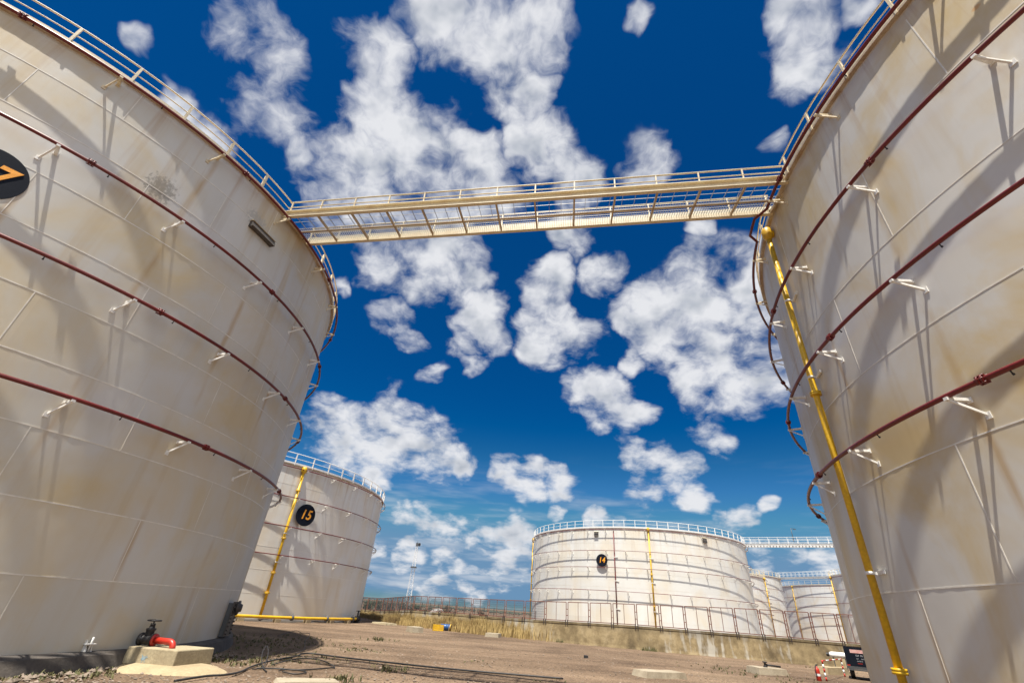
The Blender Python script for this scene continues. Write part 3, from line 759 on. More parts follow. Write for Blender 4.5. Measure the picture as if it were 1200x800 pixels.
fence = empty('fence', (W[4][0], W[4][1], 0)); fo_ = Vector(fence.location)
tag(fence, 'rust red framed panel fence standing on top of the bund wall', 'fence')
s0 = cum[1]; pw, gap = 1.42, .13; i = 0
while s0 + pw < cum[-1] - 1:
    pa, d, za, fa = along(s0); pb, _, zb, fb = along(s0 + pw); pc, _, zc, fc = along(s0 + pw/2)
    left = s0 < cum[4] + 1
    back = Vector((-d.y, d.x, 0))*.02
    mb = MB(); r = .022
    A0, A1 = pa - fo_ + back + Vector((0,0,za+.06)), pa - fo_ + back + Vector((0,0,fa))
    B0, B1 = pb - fo_ + back + Vector((0,0,zb+.06)), pb - fo_ + back + Vector((0,0,fb))
    C0, C1 = pc - fo_ + back + Vector((0,0,(za+zb)/2+.06)), pc - fo_ + back + Vector((0,0,(fa+fb)/2))
    for a, b in ((A0, A1), (B0, B1), (A0, B0), (A1, B1)): mb.bar(a, b, .045, .045, (1, 0, 0) if abs((b-a).z) > .5 else (0, 0, 1))
    mb.bar(C0, C1, .028, .028, (1, 0, 0))
    # hinge straps to the next panel and bolts
    for q in (.28, .62): 
        h0 = B0 + (B1 - B0)*q; mb.bar(h0, h0 + d*gap, .04, .04)
    # anchor straps gripping the wall
    for q in (A0, B0): mb.bar(q + Vector((0,0,.05)) - back*7.2, q + Vector((0,0,-.26)) - back*7.2, .06, .03, (d.y, -d.x, 0), 1)
    if left:
        k = int(pw/.055)
        for j in range(1, k):
            a = A0 + (B0-A0)*j/k; b = A1 + (B1-A1)*j/k; mb.bar(a, b, .011, .006, (d.y, -d.x, 0), 2)
        for j in range(1, 7):
            a = A0 + (A1-A0)*j/7; b = B0 + (B1-B0)*j/7; mb.bar(a, b, .006, .01, (0, 0, 1), 2)
    mb.build('panel', [M['fence'], M['fencedark'], M['wire']], fence)
    s0 += pw + gap; i += 1

# older fence farther back
ff = empty('fence', (-6, 66, 0)); fo_ = Vector(ff.location)
tag(ff, 'lower dark wire fence seen through the nearer fence, left of tank 14', 'fence')
mb = MB(); wmb = MB()
P0, P1 = Vector((-26, 82, 0)), Vector((5.2, 60, 0))
n = 26
for i in range(n + 1):
    p = P0 + (P1 - P0)*i/n - fo_; q = MB(); q.bar(p, p + Vector((0,0,1.72)), .07, .07, (1,0,0)); q.build('post', M['fencedark'], ff)
for z in [.25 + .2*k for k in range(8)]: mb.bar(P0 - fo_ + Vector((0,0,z)), P1 - fo_ + Vector((0,0,z)), .014, .018)
for i in range(320):
    p = P0 + (P1 - P0)*i/320 - fo_; mb.bar(p + Vector((0,0,.2)), p + Vector((0,0,1.66)), .02, .008, (1,0,0))
mb.build('wire_mesh', M['wire'], ff)

# ------------------------------------------------------------------ shrubs beyond the fence, hut, mast
def shrub(p, h, w, mat, label, seed):
    random.seed(seed); root = empty('shrub', p); tag(root, label, 'shrub', 'shrubs beyond the fence')
    t = MB(); t.tube([(0,0,-.02), (.03,0,h*.3), (.0,.04,h*.6)], .05, 6, radii=[.06,.045,.02]); 
    for k in range(4):
        a = random.random()*6.28; t.tube([(0,0,h*.25), (math.cos(a)*w*.35, math.sin(a)*w*.35, h*.7)], .02, 5)
    t.build('trunk', M['bark'], root)
    c = MB()
    lobes = [(random.gauss(0, w*.3), random.gauss(0, w*.3), random.uniform(.35, .8)*h, random.uniform(.25, .42)*w) for _ in range(7)]
    for _ in range(900):
        x, y, z, r = random.choice(lobes); d = Vector((random.gauss(0,1), random.gauss(0,1), random.gauss(0,1))).normalized()*r*random.uniform(.5, 1.05)
        q = Vector((x, y, z)) + Vector((d.x, d.y, d.z*.7))
        if q.z < .05: continue
        l = random.uniform(.05, .11); u = Vector((random.gauss(0,1), random.gauss(0,1), random.gauss(0,1))).normalized(); v2 = u.orthogonal().normalized()
        c.add([q - u*l, q + v2*l*.5, q + u*l, q - v2*l*.5], [(0,1,2,3)])
    c.build('crown', mat, root)
specs = [(429, 70, 1.5, 1.4, 'dark rounded shrub beyond the fence, leftmost and nearest tank 15'), (442, 72, 1.6, 2.0, 'wide dark shrub beyond the fence, second from tank 15'),
         (456, 72, 1.35, 1.6, 'dark shrub beyond the fence just left of the lattice mast'), (476, 71, 1.7, 1.4, 'taller dark shrub right at the foot of the lattice mast'),
         (488, 74, 1.3, 1.0, 'small dark shrub beyond the fence right of the lattice mast'), (500, 75, 1.4, 1.3, 'dark shrub beyond the fence just left of the white hut'),
         (524, 68, 1.55, 1.7, 'brown leafed shrub right of the white domed hut'), (567, 63, 1.5, 1.0, 'brown shrub beyond the fence midway between hut and tank 14')]
for i, (u, d, h, w, lb) in enumerate(specs):
    q = atd(u, 712, d); shrub((q.x, q.y, 0), h, w, M['brownshrub'] if 'brown' in lb else M['shrub'], lb, 40 + i)
random.seed(99)
q = atd(514, 712, 71)
hut = empty('domed_hut', (q.x, q.y, 0)); tag(hut, 'small white domed hut beyond the fence beside a brown shrub', 'hut')
mb = MB(); mb.box(-.9, -.7, 0, .9, .7, .62); mb.build('wall', M['white'], hut)
mb = MB(); pr_ = [(-.95, .62)] + [(-.95*math.cos(math.pi*k/10), .62 + .5*math.sin(math.pi*k/10)) for k in range(1, 10)] + [(.95, .62)]
k = len(pr_); vs = [(x, -.76, z + .002) for x, z in pr_] + [(x, .76, z + .002) for x, z in pr_]
mb.add(vs, [(i, i+1, k+i+1, k+i) for i in range(k-1)] + [tuple(range(k))[::-1], tuple(range(k, 2*k)), (0, k, 2*k-1, k-1)]); mb.build('roof', M['railwhite'], hut)
mb = MB(); mb.box(-.25, -.725, .02, .2, -.702, .58); mb.build('door', M['darkgrey'], hut)

# far belt of scrub on the horizon
sc = MB()
for i in range(2600):
    a = random.uniform(-60, 60); d = random.uniform(230, 420); c_ = azd(a, d); r = random.uniform(.5, 1.1)
    rock(sc, (c_[0], c_[1], r*.35), r, .55)
tag(sc.build('scrubland', M['scrub']), 'far dark belt of scrub along the horizon', kind='stuff')

# lattice mast
q = atd(478, 706, 150); tw = empty('lattice_mast', (q.x, q.y, 0)); tag(tw, 'thin white lattice radio mast far beyond the fence', 'mast')
ht = EYE + 150*.1010; mb = MB()
def wdt(z): return .5*(1 - z/ht) + .22
for sx, sy in ((-1,-1),(1,-1),(1,1),(-1,1)): mb.bar((sx*wdt(0), sy*wdt(0), 0), (sx*wdt(ht), sy*wdt(ht), ht), .055, .055)
nb = 16
for i in range(nb):
    z0_, z1_ = ht*i/nb, ht*(i+1)/nb
    cs = ((-1,-1),(1,-1),(1,1),(-1,1))
    for k in range(4):
        a, b = cs[k], cs[(k+1) % 4]
        mb.bar((a[0]*wdt(z0_), a[1]*wdt(z0_), z0_), (b[0]*wdt(z1_), b[1]*wdt(z1_), z1_), .03, .03)
        mb.bar((a[0]*wdt(z1_), a[1]*wdt(z1_), z1_), (b[0]*wdt(z1_), b[1]*wdt(z1_), z1_), .03, .03)
mb.build('lattice', M['railwhite'], tw)
mb = MB(); mb.box(-.75, -.75, ht*.62, .75, .75, ht*.62 + .25); mb.box(-.9, -.9, ht*.62 - .05, .9, .9, ht*.62); mb.build('platform', M['darkgrey'], tw)
mb = MB(); mb.cyl((0,0,ht), (0,0,ht+1.0), .05, 6); mb.box(-.35, -.35, ht-.6, .35, .35, ht+.25); mb.lathe([(.01, 0), (.45, .18), (.5, .3)], (.5, -.2, ht - .2), (1, -.5, 0), 12); mb.build('antenna', M['darkgrey'], tw)

# ------------------------------------------------------------------ valve on its plinth by the left tank
pd = MB(); n = 44; pc = Vector((-6.95, 12.30, 0)); ax_ = Vector((.98, -.02, 0)); vs = [(0, 0, .105)]
for j, (rr, z) in enumerate(((.62, .10), (.9, .05), (1.02, -.03))):
    for k in range(n):
        t = 2*math.pi*k/n; w_ = 1 + .16*mnoise.noise(Vector((math.cos(t)*1.6, math.sin(t)*1.6, 4))) + .06*mnoise.noise(Vector((math.cos(t)*6, math.sin(t)*6, 2)))
        ex = 1.25 if math.cos(t) > 0 else .92
        vs.append((math.cos(t)*rr*w_*ex, math.sin(t)*rr*w_*.95, z))
pd.add(vs, [(0, 1+k, 1+(k+1) % n) for k in range(n)] + [(1+j*n+k, 1+(j+1)*n+k, 1+(j+1)*n+(k+1) % n, 1+j*n+(k+1) % n) for j in range(2) for k in range(n)], True)
tag(pd.build('cement_pad', M['cement'], loc=pc), 'splashed pale cement pad spread under the valve plinth', 'pad')
fl_, fr_, br_, bl_ = Vector((-7.78, 12.05, 0)), Vector((-6.60, 11.93, 0)), Vector((-6.34, 13.0, 0)), Vector((-7.50, 13.05, 0))
pc = (fl_ + fr_ + br_ + bl_)/4
plinth = empty('concrete_plinth', pc); tag(plinth, 'pale concrete block carrying a red pipe and valve, blue chipped paint on front', 'plinth')
mb = MB(); bt = [q - pc + Vector((0,0,.06)) for q in (fl_, fr_, br_, bl_)]; tp = [(q - pc)*.965 + Vector((0,0,.375)) for q in (fl_, fr_, br_, bl_)]
mb.hexa(bt, tp); blk = mb.build('block', M['concrete'], plinth)
bev = blk.modifiers.new('bevel', 'BEVEL'); bev.width = .022; bev.segments = 2
mb = MB(); fcen = (bt[0]*.62 + bt[1]*.38)
ex_ = (bt[1] - bt[0]).normalized(); 
def FP(x, z):
    t = (z - .06)/.315; b = (bt[0]*(1-t) + tp[0]*t) + ((bt[1]*(1-t) + tp[1]*t) - (bt[0]*(1-t) + tp[0]*t))*x
    return b + Vector((-ex_.y, ex_.x, 0))*-.004
k = 48
mb.add([FP(.40 + (.03 + .09*abs(mnoise.noise(Vector((j*2.3, 2, 5)))))*math.cos(6.283*j/k), .19 + (.02 + .16*abs(mnoise.noise(Vector((j*2.3, 2, 5)))))*math.sin(6.283*j/k)) for j in range(k)], [tuple(range(k))])
mb.build('chipped_paint', M['chipblue'], plinth)

zt_ = .375
v0 = fl_ + (fr_ - fl_)*.09 + (bl_ - fl_)*.30; v0.z = 0
vx = (fr_ - fl_).normalized(); vy = Vector((-vx.y, vx.x, 0))
gv = empty('gate_valve', (v0.x, v0.y, zt_)); tag(gv, 'black gate valve with handwheel joined to a bent red pipe on the plinth', 'valve')
def G(a, b, c): return vx*a + vy*b + Vector((0,0,c))
mb = MB()
mb.lathe([(.06,-.16),(.125,-.16),(.125,-.12),(.075,-.11),(.10,-.04),(.10,.04),(.075,.11),(.125,.12),(.125,.16),(.06,.16)], G(0,0,.115), vx, 20)
mb.lathe([(.005,-.161),(.125,-.16)], G(0,0,.115), vx, 20)
mb.lathe([(.085, .08), (.085, .16), (.10, .18), (.10, .21), (.05, .22), (.04, .27), (.055, .28), (.03, .30)], G(0,0,.115), (0,0,1), 16)
for sg_ in (-1, 1): mb.bar(G(sg_*.06, 0, .28), G(sg_*.035, 0, .42), .02, .03)
for k in range(8):
    t = 2*math.pi*k/8
    mb.cyl(G(-.175, math.cos(t)*.1, .115 + math.sin(t)*.1), G(-.1, math.cos(t)*.1, .115 + math.sin(t)*.1), .012, 6)
mb.build('body', M['black'], gv)
mb = MB(); mb.cyl(G(0,0,.38), G(0,0,.50), .016, 8)
mb.tube([G(math.cos(2*math.pi*k/24)*.13, math.sin(2*math.pi*k/24)*.13, .475) for k in range(24)], .016, 6, False, True)
for k in range(3):
    t = math.pi*k/3; mb.tube([G(math.cos(t)*.13, math.sin(t)*.13, .475), G(-math.cos(t)*.13, -math.sin(t)*.13, .475)], .01, 6)
mb.build('handwheel', M['black'], gv)
mb = MB(); pts = [G(.19,0,.115), G(.56,-.02,.112)] + [G(.56 + .13*math.sin(math.pi/2*k/6), -.02 - .03*k/6, .112 - .13*(1 - math.cos(math.pi/2*k/6))) for k in range(1, 7)]
mb.tube(pts, .062, 14); mb.lathe([(.06, .161), (.118, .161), (.118, .195), (.06, .195)], G(0,0,.115), vx, 18)
mb.build('elbow_pipe', M['brightred'], gv)

# black hoses lying on the ground
def hose(pts, r, label, lift=None):
    P = [Vector(at(u, v, 0)) for u, v in pts]
    for i, p in enumerate(P): p.z = r*.9 + .03 + (lift[i] if lift else 0)
    out = []
    for i in range(len(P) - 1):
        a, b, c, d = P[max(i-1, 0)], P[i], P[i+1], P[min(i+2, len(P)-1)]
        for k in range(8):
            t = k/8; out.append(.5*((2*b) + (c-a)*t + (2*a-5*b+4*c-d)*t*t + (3*b-a-3*c+d)*t**3))
    out.append(P[-1]); o0 = Vector((out[0].x, out[0].y, 0))
    mb = MB(); mb.tube([p - o0 for p in out], r, 8)
    return tag(mb.build('hose', M['rubber'], loc=o0), label, 'hose', 'black hoses on the ground')
hose([(203, 801), (240, 795), (262, 793.5), (280, 790), (295, 783), (318, 776), (345, 771), (352, 768)], .02, 'thick black hose curving from the bottom edge up towards the tank shadow')
hose([(300, 785), (325, 785.5), (350, 787), (385, 784.5), (391, 783), (378, 776), (362, 773), (340, 775), (318, 781)], .015, 'black hose lying in a long flat loop on the gravel right of the plinth')
hose([(352, 768), (365, 767.5), (400, 772), (450, 777.5), (520, 785), (600, 792), (660, 797)], .022, 'black hose stretching far right along the ground from the shadow tip')
hose([(330, 789), (345, 792), (358, 790), (352, 787.5), (335, 786.5), (326, 788)], .014, 'short coil of black hose nearest the white slab')
hose([(312, 789), (307, 783), (304, 776), (308, 772), (311, 776), (308, 783), (295, 786)], .012, 'thin black hose standing up in a small knotted loop', [0, .0, .16, .26, .16, 0, 0])
hose([(325, 746), (345, 743), (352, 747), (362, 746), (357, 753), (356, 762), (345, 767)], .011, 'thin black cable wandering across the tank shadow', [0, .1, .14, .08, .02, 0, 0])
hose([(232, 757), (228, 751), (229, 744), (231, 742)], .012, 'thin upright black cable end sticking up behind the plinth', [.3, .32, .32, .35])

# slabs and rubble
def slab(u0, v0, u1, v1, depth, h, label, mat='slabwhite', cat='slab', name='concrete_slab', top=None, extra=None):
    a, b = at(u0, v0), at(u1, v1); d = (b - a).normalized(); n_ = Vector((-d.y, d.x, 0)); L_ = (b - a).length
    root = empty(name, (a + b)/2 + n_*depth/2, math.atan2(d.y, d.x)); tag(root, label, cat)
    mb = MB(); nx_, ny_ = 8, 4
    vs = []
    for lay in (0, 1):
        for j in range(ny_ + 1):
            for i in range(nx_ + 1):
                x, y = L_*(i/nx_ - .5), depth*(j/ny_ - .5); w_ = mnoise.noise(Vector((x*2 + u0, y*2, lay)))
                ed = 1 + .05*w_; sh = .93 if lay else 1.02
                vs.append((x*ed*sh, y*ed*sh, (h*(1 + .1*w_)) if lay else -.05))
    m_ = (nx_+1)*(ny_+1); fs = []
    for j in range(ny_):
        for i in range(nx_):
            q = j*(nx_+1)+i; fs.append((m_+q, m_+q+1, m_+q+nx_+2, m_+q+nx_+1))
    rim = [i for i in range(nx_+1)] + [(j+1)*(nx_+1)-1 for j in range(1, ny_+1)] + [ny_*(nx_+1)+i for i in range(nx_-1, -1, -1)] + [j*(nx_+1) for j in range(ny_-1, 0, -1)]
    for k in range(len(rim)):
        a_, b_ = rim[k], rim[(k+1) % len(rim)]; fs.append((a_, b_, m_+b_, m_+a_))
    mb.add(vs, fs); mb.build('block', M[mat], root)
    if extra: extra(root, h)
    return root
slab(322, 803, 400, 803.5, .62, .06, 'flat whitened slab cut by the bottom edge, below the hoses')
slab(758, 794, 806, 795.5, .8, .17, 'long low weathered slab alone on open ground, right of centre')
def ex1(root, h):
    mb = MB(); mb.lathe([(.02, 0), (.09, .01), (.09, .05), (.05, .06), (.05, .16), (.1, .17), (.1, .2), (.005, .21)], (.05, .1, h), (0,0,1), 12); mb.cyl((.05,.1,h+.09), (.75,.1,h+.05), .035, 8)
    mb.build('pipe_stub', M['black'], root)
slab(890, 790, 925, 792.5, 1.0, .24, 'pale concrete block with a black pipe stub, before the bund wall', extra=ex1)
slab(484, 741, 496, 741.5, 1.0, .30, 'small pale concrete block on bare ground, left of the yellow crate')
slab(568, 745.5, 584, 747, .9, .22, 'broken white slab at the edge of the dry grass', extra=None)
slab(684, 770.5, 689, 771, .25, .1, 'lone dark lump lying on the middle of the yard', mat='black', cat='lump', name='scrap_lump')
slab(577, 744, 592, 743, .5, .28, 'dark scrap heap beside the broken white slab', mat='louvre', cat='scrap', name='scrap_heap')
slab(435, 730, 452, 732, 1.2, .12, 'low grey slab just right of tank 15', mat='concrete')
# yellow crate and blue drum
q = at(513, 738.5); cr = empty('crate', q, .2); tag(cr, 'yellow crate beside the blue drum at the grass edge', 'crate')
cr.scale = (.75, .75, .75)
mb = MB(); mb.box(-.5,-.35,0,.5,.35,.06); 
for z in (.1, .24, .38):
    for y in (-.35, .33): mb.box(-.5, y, z, .5, y+.02, z+.1)
    for x in (-.5, .48): mb.box(x, -.33, z, x+.02, .33, z+.1)
for x in (-.48, .44):
    for y in (-.33, .29): mb.box(x, y, .06, x+.04, y+.04, .5)
mb.build('slats', M['yellow'], cr)
q = at(522, 738.5); dr = empty('drum', q, -.15); tag(dr, 'blue plastic drum lying on its side beside the yellow crate', 'drum')
dr.scale = (.75, .75, .75)
mb = MB(); mb.lathe([(.005,-.5),(.24,-.5),(.27,-.46),(.27,-.2),(.285,-.18),(.27,-.16),(.27,.16),(.285,.18),(.27,.2),(.27,.46),(.24,.5),(.005,.5)], (0,0,.28), (1,0,0), 20); mb.build('body', M['blue'], dr)
mb = MB(); mb.lathe([(.275,.505),(.275,.44)], (0,0,.28), (1,0,0), 20); mb.lathe([(.29,.44),(.29,.5),(.26,.515)], (0,0,.28), (1,0,0), 20); mb.build('lid', M['yellow'], dr)

# yellow manifold along the foot of tank 15
mf = empty('manifold_pipe', Ac); tag(mf, 'yellow pipe lying along the foot of tank 15', 'pipe')
mb = MB(); mb.tube([pol(AR + .55, -62 + 58*k/60, .26) for k in range(61)], .085, 10); mb.build('pipe', M['yellow'], mf)
for a in (-56, -47, -38, -29, -20, -11):
    q = MB(); p = pol(AR + .55, a, 0); tg = pol(1, a + 90, 0)
    q.bar(p + tg*-.18 + Vector((0,0,.085)), p + tg*.18 + Vector((0,0,.085)), .3, .17); q.build('support_block', M['cement'], mf)
for a in (-52, -34, -22, -8):
    q = MB(); p = pol(AR + .55, a, .26); q.lathe([(.085,-.06),(.15,-.06),(.15,-.01),(.14,0),(.15,.01),(.15,.06),(.085,.06)], p, pol(1, a+90, 0), 14); q.cyl(p, p + Vector((0,0,.24)), .03, 8); q.build('flange', M['darkgrey'], mf)
q = MB(); p = pol(AR + .55, -4, .26)
q.lathe([(.06,-.3),(.17,-.3),(.17,-.24),(.10,-.2),(.14,0),(.10,.2),(.17,.24),(.17,.3),(.06,.3)], p, pol(1, 86, 0), 16); q.cyl(p, p + Vector((0,0,.5)), .05, 8)
q.tube([p + Vector((.18*math.cos(6.283*k/16), .18*math.sin(6.283*k/16), .5)) for k in range(16)], .02, 5, False, True); q.box(p.x-.2, p.y-.2, 0, p.x+.2, p.y+.2, .1)
q.build('valve', M['black'], mf)

# ------------------------------------------------------------------ right: trailer, barrier, extinguisher, gas cylinder
def facing(az): return -rad(az)
pt = Vector(azd(34.75, 29.6)); tr = empty('trailer', pt, facing(34.5)); tag(tr, 'small black trailer with a lettered rear board, half hidden by the right tank', 'trailer')
mb = MB(); mb.hexa([(-.46,.05,.42),(.62,.05,.42),(.62,1.9,.42),(-.46,1.9,.42)], [(-.46,.05,1.2),(.62,.05,1.2),(.62,1.9,1.12),(-.46,1.9,1.12)]); mb.build('body', M['black'], tr)
mb = MB(); mb.box(-.48, -.01, .5, .64, .047, 1.23); bd = mb.build('rear_board', M['navy'], tr)
def plate(x0, z0, x1, z1, m_, nm): 
    q = MB(); q.box(x0, -.016, z0, x1, -.0115, z1); return q.build(nm, m_, bd)
pink = paint('faded_red_sign', (.62, .30, .27), (.75, .6, .56), .5, 0, 14, .8, 0)
plate(-.25, 1.0, .38, 1.13, pink, 'sign_plate'); plate(.28, 1.15, .46, 1.19, M['railwhite'], 'white_label')
gl = paint('dim_white_letters', (.45, .47, .5), None, .6, 0, 9, .4, 0)
def word_row(z, groups, h, m_, nm):
    q = MB()
    for x0, cnt in groups:
        for k in range(cnt):
            x = x0 + k*h*.8; t = k % 3
            q.box(x, -.016, z, x + h*.18, -.0115, z + h)
            if t != 1: q.box(x + h*.18, -.016, z + h*.8, x + h*.55, -.0115, z + h)
            if t != 2: q.box(x + h*.18, -.016, z, x + h*.55, -.0115, z + h*.2)
            if t == 1: q.box(x + h*.18, -.016, z + h*.42, x + h*.5, -.0115, z + h*.6)
    q.build(nm, m_, bd)
word_row(.88, ((-.06, 3), (.12, 2)), .06, gl, 'lettering'); word_row(.77, ((-.06, 3), (.12, 5)), .035, gl, 'lettering'); word_row(.68, ((-.06, 8),), .035, gl, 'lettering')
plate(-.06, .6, .12, .62, M['brightred'], 'red_stripe')
mb = MB(); mb.bar((-.5, -.0, .44), (.66, -.0, .44), .06, .1); mb.bar((-.45, -.04, .36), (.6, -.04, .36), .03, .05); mb.build('bumper', M['darkgrey'], tr)
for x in (-.36, .5):
    q = MB(); q.lathe([(.1,-.09),(.2,-.09),(.23,-.06),(.23,.06),(.2,.09),(.1,.09)], (x, .45, .23), (1,0,0), 20); wo = q.build('wheel', M['rubber'], tr)
    q = MB(); q.lathe([(.005,-.07),(.1,-.085),(.1,.085),(.005,.07)], (x, .45, .23), (1,0,0), 16); q.build('rim', M['darkgrey'], wo)
for x in (-.42, .56):
    q = MB(); q.box(x-.06, -.032, .5, x+.06, -.0115, .545); q.build('tail_light', M['brightred'], bd)

lp, rp_ = at(969, 798), at(990.5, 793); bc = (lp + rp_)/2
ba = empty('barrier', bc); tag(ba, 'red and white striped pipe barrier standing left of the trailer', 'barrier')
for p in (lp, rp_):
    q = MB(); b = p - bc; k = 5
    for i in range(k): q.cyl(b + Vector((0,0,.72*i/k)), b + Vector((0,0,.72*(i+1)/k)), .032, 10, i % 2)
    q.build('post', [M['brightred'], M['railwhite']], ba)
q = MB(); a, b = lp - bc + Vector((0,0,.69)), rp_ - bc + Vector((0,0,.69))
for i in range(6): q.cyl(a + (b-a)*i/6, a + (b-a)*(i+1)/6, .022, 8, i % 2)
q.build('rail', [M['brightred'], M['railwhite']], ba)

def ext(u, v, label, az0):
    p = at(u, v); e = empty('fire_extinguisher', p, az0); tag(e, label, 'extinguisher')
    q = MB(); q.lathe([(.005,0),(.08,0),(.09,.02),(.09,.36),(.075,.43),(.03,.47),(.03,.5),(.005,.5)], (0,0,0), (0,0,1), 18); q.build('cylinder', M['brightred'], e)
    q = MB(); q.cyl((0,0,.49), (0,0,.55), .028, 8); q.bar((-.02,0,.55), (.12,0,.58), .03, .015); q.bar((-.02,0,.53), (.11,0,.52), .03, .015); q.build('valve_lever', M['black'], e)
    q = MB(); q.tube([(-.03,0,.52),(-.11,-.03,.48),(-.14,-.05,.3),(-.13,-.06,.14)], .016, 8); q.build('hose', M['rubber'], e)
    q = MB(); q.lathe([(.0915,.18),(.0915,.26)], (0,0,0), (0,0,1), 18); q.build('label_band', M['railwhite'], e)
ext(960.5, 798, 'red fire extinguisher with white band, left of the striped barrier', .3)

kb = slab(971, 790.5, 996, 791, .5, .3, 'yellowish low concrete kerb behind the striped barrier', mat='cement', cat='kerb', name='concrete_kerb')
q = at(982, 789.0); q = Vector(azd(33.25, 32.5)); gc = empty('gas_cylinder', q, facing(33.2)); tag(gc, 'white horizontal gas cylinder on legs beside the black trailer', 'cylinder')
mb = MB(); mb.lathe([(.005,-.36),(.08,-.35),(.12,-.3),(.135,-.22),(.135,.3),(.12,.4),(.08,.48),(.005,.5)], (0,0,.78), (1,0,0), 20); mb.build('vessel', M['railwhite'], gc)
mb = MB(); mb.lathe([(.08,-.48),(.08,-.33),(.05,-.32)], (0,0,.78), (1,0,0), 14); mb.lathe([(.005,-.48),(.08,-.48)], (0,0,.78), (1,0,0), 14); mb.build('end_valve', M['black'], gc)
for x in (-.2, .3):
    q = MB(); q.bar((x,-.12,0), (x,-.12,.7), .04, .04, (1,0,0)); q.bar((x,.12,0), (x,.12,.7), .04, .04, (1,0,0)); q.bar((x,-.16,.68), (x,.16,.68), .05, .04); q.build('leg', M['darkgrey'], gc)

# ------------------------------------------------------------------ sky, sun, camera
SUN = Vector((math.cos(rad(70.5))*math.cos(rad(-111)), math.cos(rad(70.5))*math.sin(rad(-111)), math.sin(rad(70.5))))
el = math.asin(SUN.z); az_s = math.atan2(SUN.x, SUN.y)
wd = bpy.data.worlds.new('World'); scene.world = wd; wd.use_nodes = True
nt = wd.node_tree; ns, ln = nt.nodes, nt.links; ns.clear()
out = ns.new('ShaderNodeOutputWorld'); bg = ns.new('ShaderNodeBackground'); ln.new(bg.outputs[0], out.inputs[0])
sky = ns.new('ShaderNodeTexSky'); sky.sky_type = 'NISHITA'; sky.sun_disc = False; sky.sun_elevation = el; sky.sun_rotation = az_s
sky.altitude = 0; sky.air_density = 1.0; sky.dust_density = .3; sky.ozone_density = 6.0
SKY_STRENGTH = .05
# the deep polarised blue of the photograph: a contrast curve on each channel of the sky
ssep = ns.new('ShaderNodeSeparateColor'); ln.new(sky.outputs[0], ssep.inputs[0])
scmb = ns.new('ShaderNodeCombineColor')
for i, (k1, k2, o2, top_) in enumerate(((.0, .85, 1.2, 1.55), (.44, 1.3, 1.45, 3.0), (.78, 1.95, 2.75, 4.85))):
    lo = math_n(ns, ln, 'MULTIPLY', ssep.outputs[i], k1)
    hi = math_n(ns, ln, 'MULTIPLY', math_n(ns, ln, 'SUBTRACT', ssep.outputs[i], o2), k2)
    q_ = math_n(ns, ln, 'SMOOTH_MAX', lo, hi, .35)
    q_ = math_n(ns, ln, 'SMOOTH_MIN', q_, top_, .5)
    ln.new(math_n(ns, ln, 'MAXIMUM', math_n(ns, ln, 'SUBTRACT', q_, .05), .005), scmb.inputs[i])
tc = ns.new('ShaderNodeTexCoord').outputs['Generated']
nrm = ns.new('ShaderNodeVectorMath'); nrm.operation = 'NORMALIZE'; ln.new(tc, nrm.inputs[0]); D = nrm.outputs[0]
sxyz = ns.new('ShaderNodeSeparateXYZ'); ln.new(D, sxyz.inputs[0])
den = math_n(ns, ln, 'ADD', math_n(ns, ln, 'MAXIMUM', sxyz.outputs[2], 0.0), .34)
cb = ns.new('ShaderNodeCombineXYZ'); ln.new(math_n(ns, ln, 'DIVIDE', sxyz.outputs[0], den), cb.inputs[0]); ln.new(math_n(ns, ln, 'DIVIDE', sxyz.outputs[1], den), cb.inputs[1])
PL_ = cb.outputs[0]
CL = [(320,130,42),(300,50,48),(335,85,26),(285,20,32),(440,60,40),(452,145,48),(425,215,58),(510,205,62),(560,215,46),(520,305,52),(470,285,46),(400,240,40),(360,190,28),(545,330,34),
      (560,20,66),(620,25,50),(595,62,38),(515,0,50),(655,30,26),(612,112,34),(582,112,24),(640,180,44),(620,158,30),(672,208,34),(664,268,26),(762,190,30),(740,200,18),
      (940,28,38),(945,82,36),(915,55,20),(1005,6,22),(157,42,17),(205,130,30),(250,165,26),(645,337,30),(640,392,34),(682,396,30),(706,322,26),(660,372,26),
      (563,392,30),(545,400,20),(578,362,20),(556,428,15),(468,375,22),(482,398,16),(506,438,14),(790,372,52),(830,345,54),(862,385,62),(884,330,42),(862,432,46),(758,352,30),(822,452,34),(905,440,34),(745,368,26),
      (712,466,36),(692,456,28),(740,482,24),(742,420,15),(836,509,23),(775,546,26),(800,562,24),(758,572,22),(818,580,18),(748,534,18),
      (415,500,40),(455,513,44),(498,528,36),(388,488,28),(540,542,20),(450,538,26),(470,500,30),(620,560,24),(598,554,18),(652,563,22),(866,610,18),(846,608,12),(886,587,10),
      (500,612,22),(478,604,18),(530,622,24),(560,628,26),(600,634,26),(525,652,22),(480,650,16),(580,664,26),(610,662,20),(650,600,11),(706,607,15),(724,606,11),(900,652,18),(925,655,14),(958,656,20),(975,660,14),
      (405,335,15),(822,264,15),(740,25,16),(900,175,14),(440,640,14),(550,690,22),(660,640,18),(505,690,18)]
WISP = {k: .72 for k in ((300,50),(335,85),(285,20),(320,130),(400,240),(360,190),(205,130),(250,165),(762,190),(740,200),(468,375),(482,398),(506,438),(405,335),(822,264),(740,25),(900,175),(157,42),(440,640),(550,690),(660,640),(505,690),(775,546),(758,572),(748,534),(915,55),(500,612),(530,622),(560,628),(525,652),(580,664),(610,662),(900,652),(925,655),(958,656),(975,660),(866,610),(846,608),(836,509),(655,30),(545,400),(578,362))}
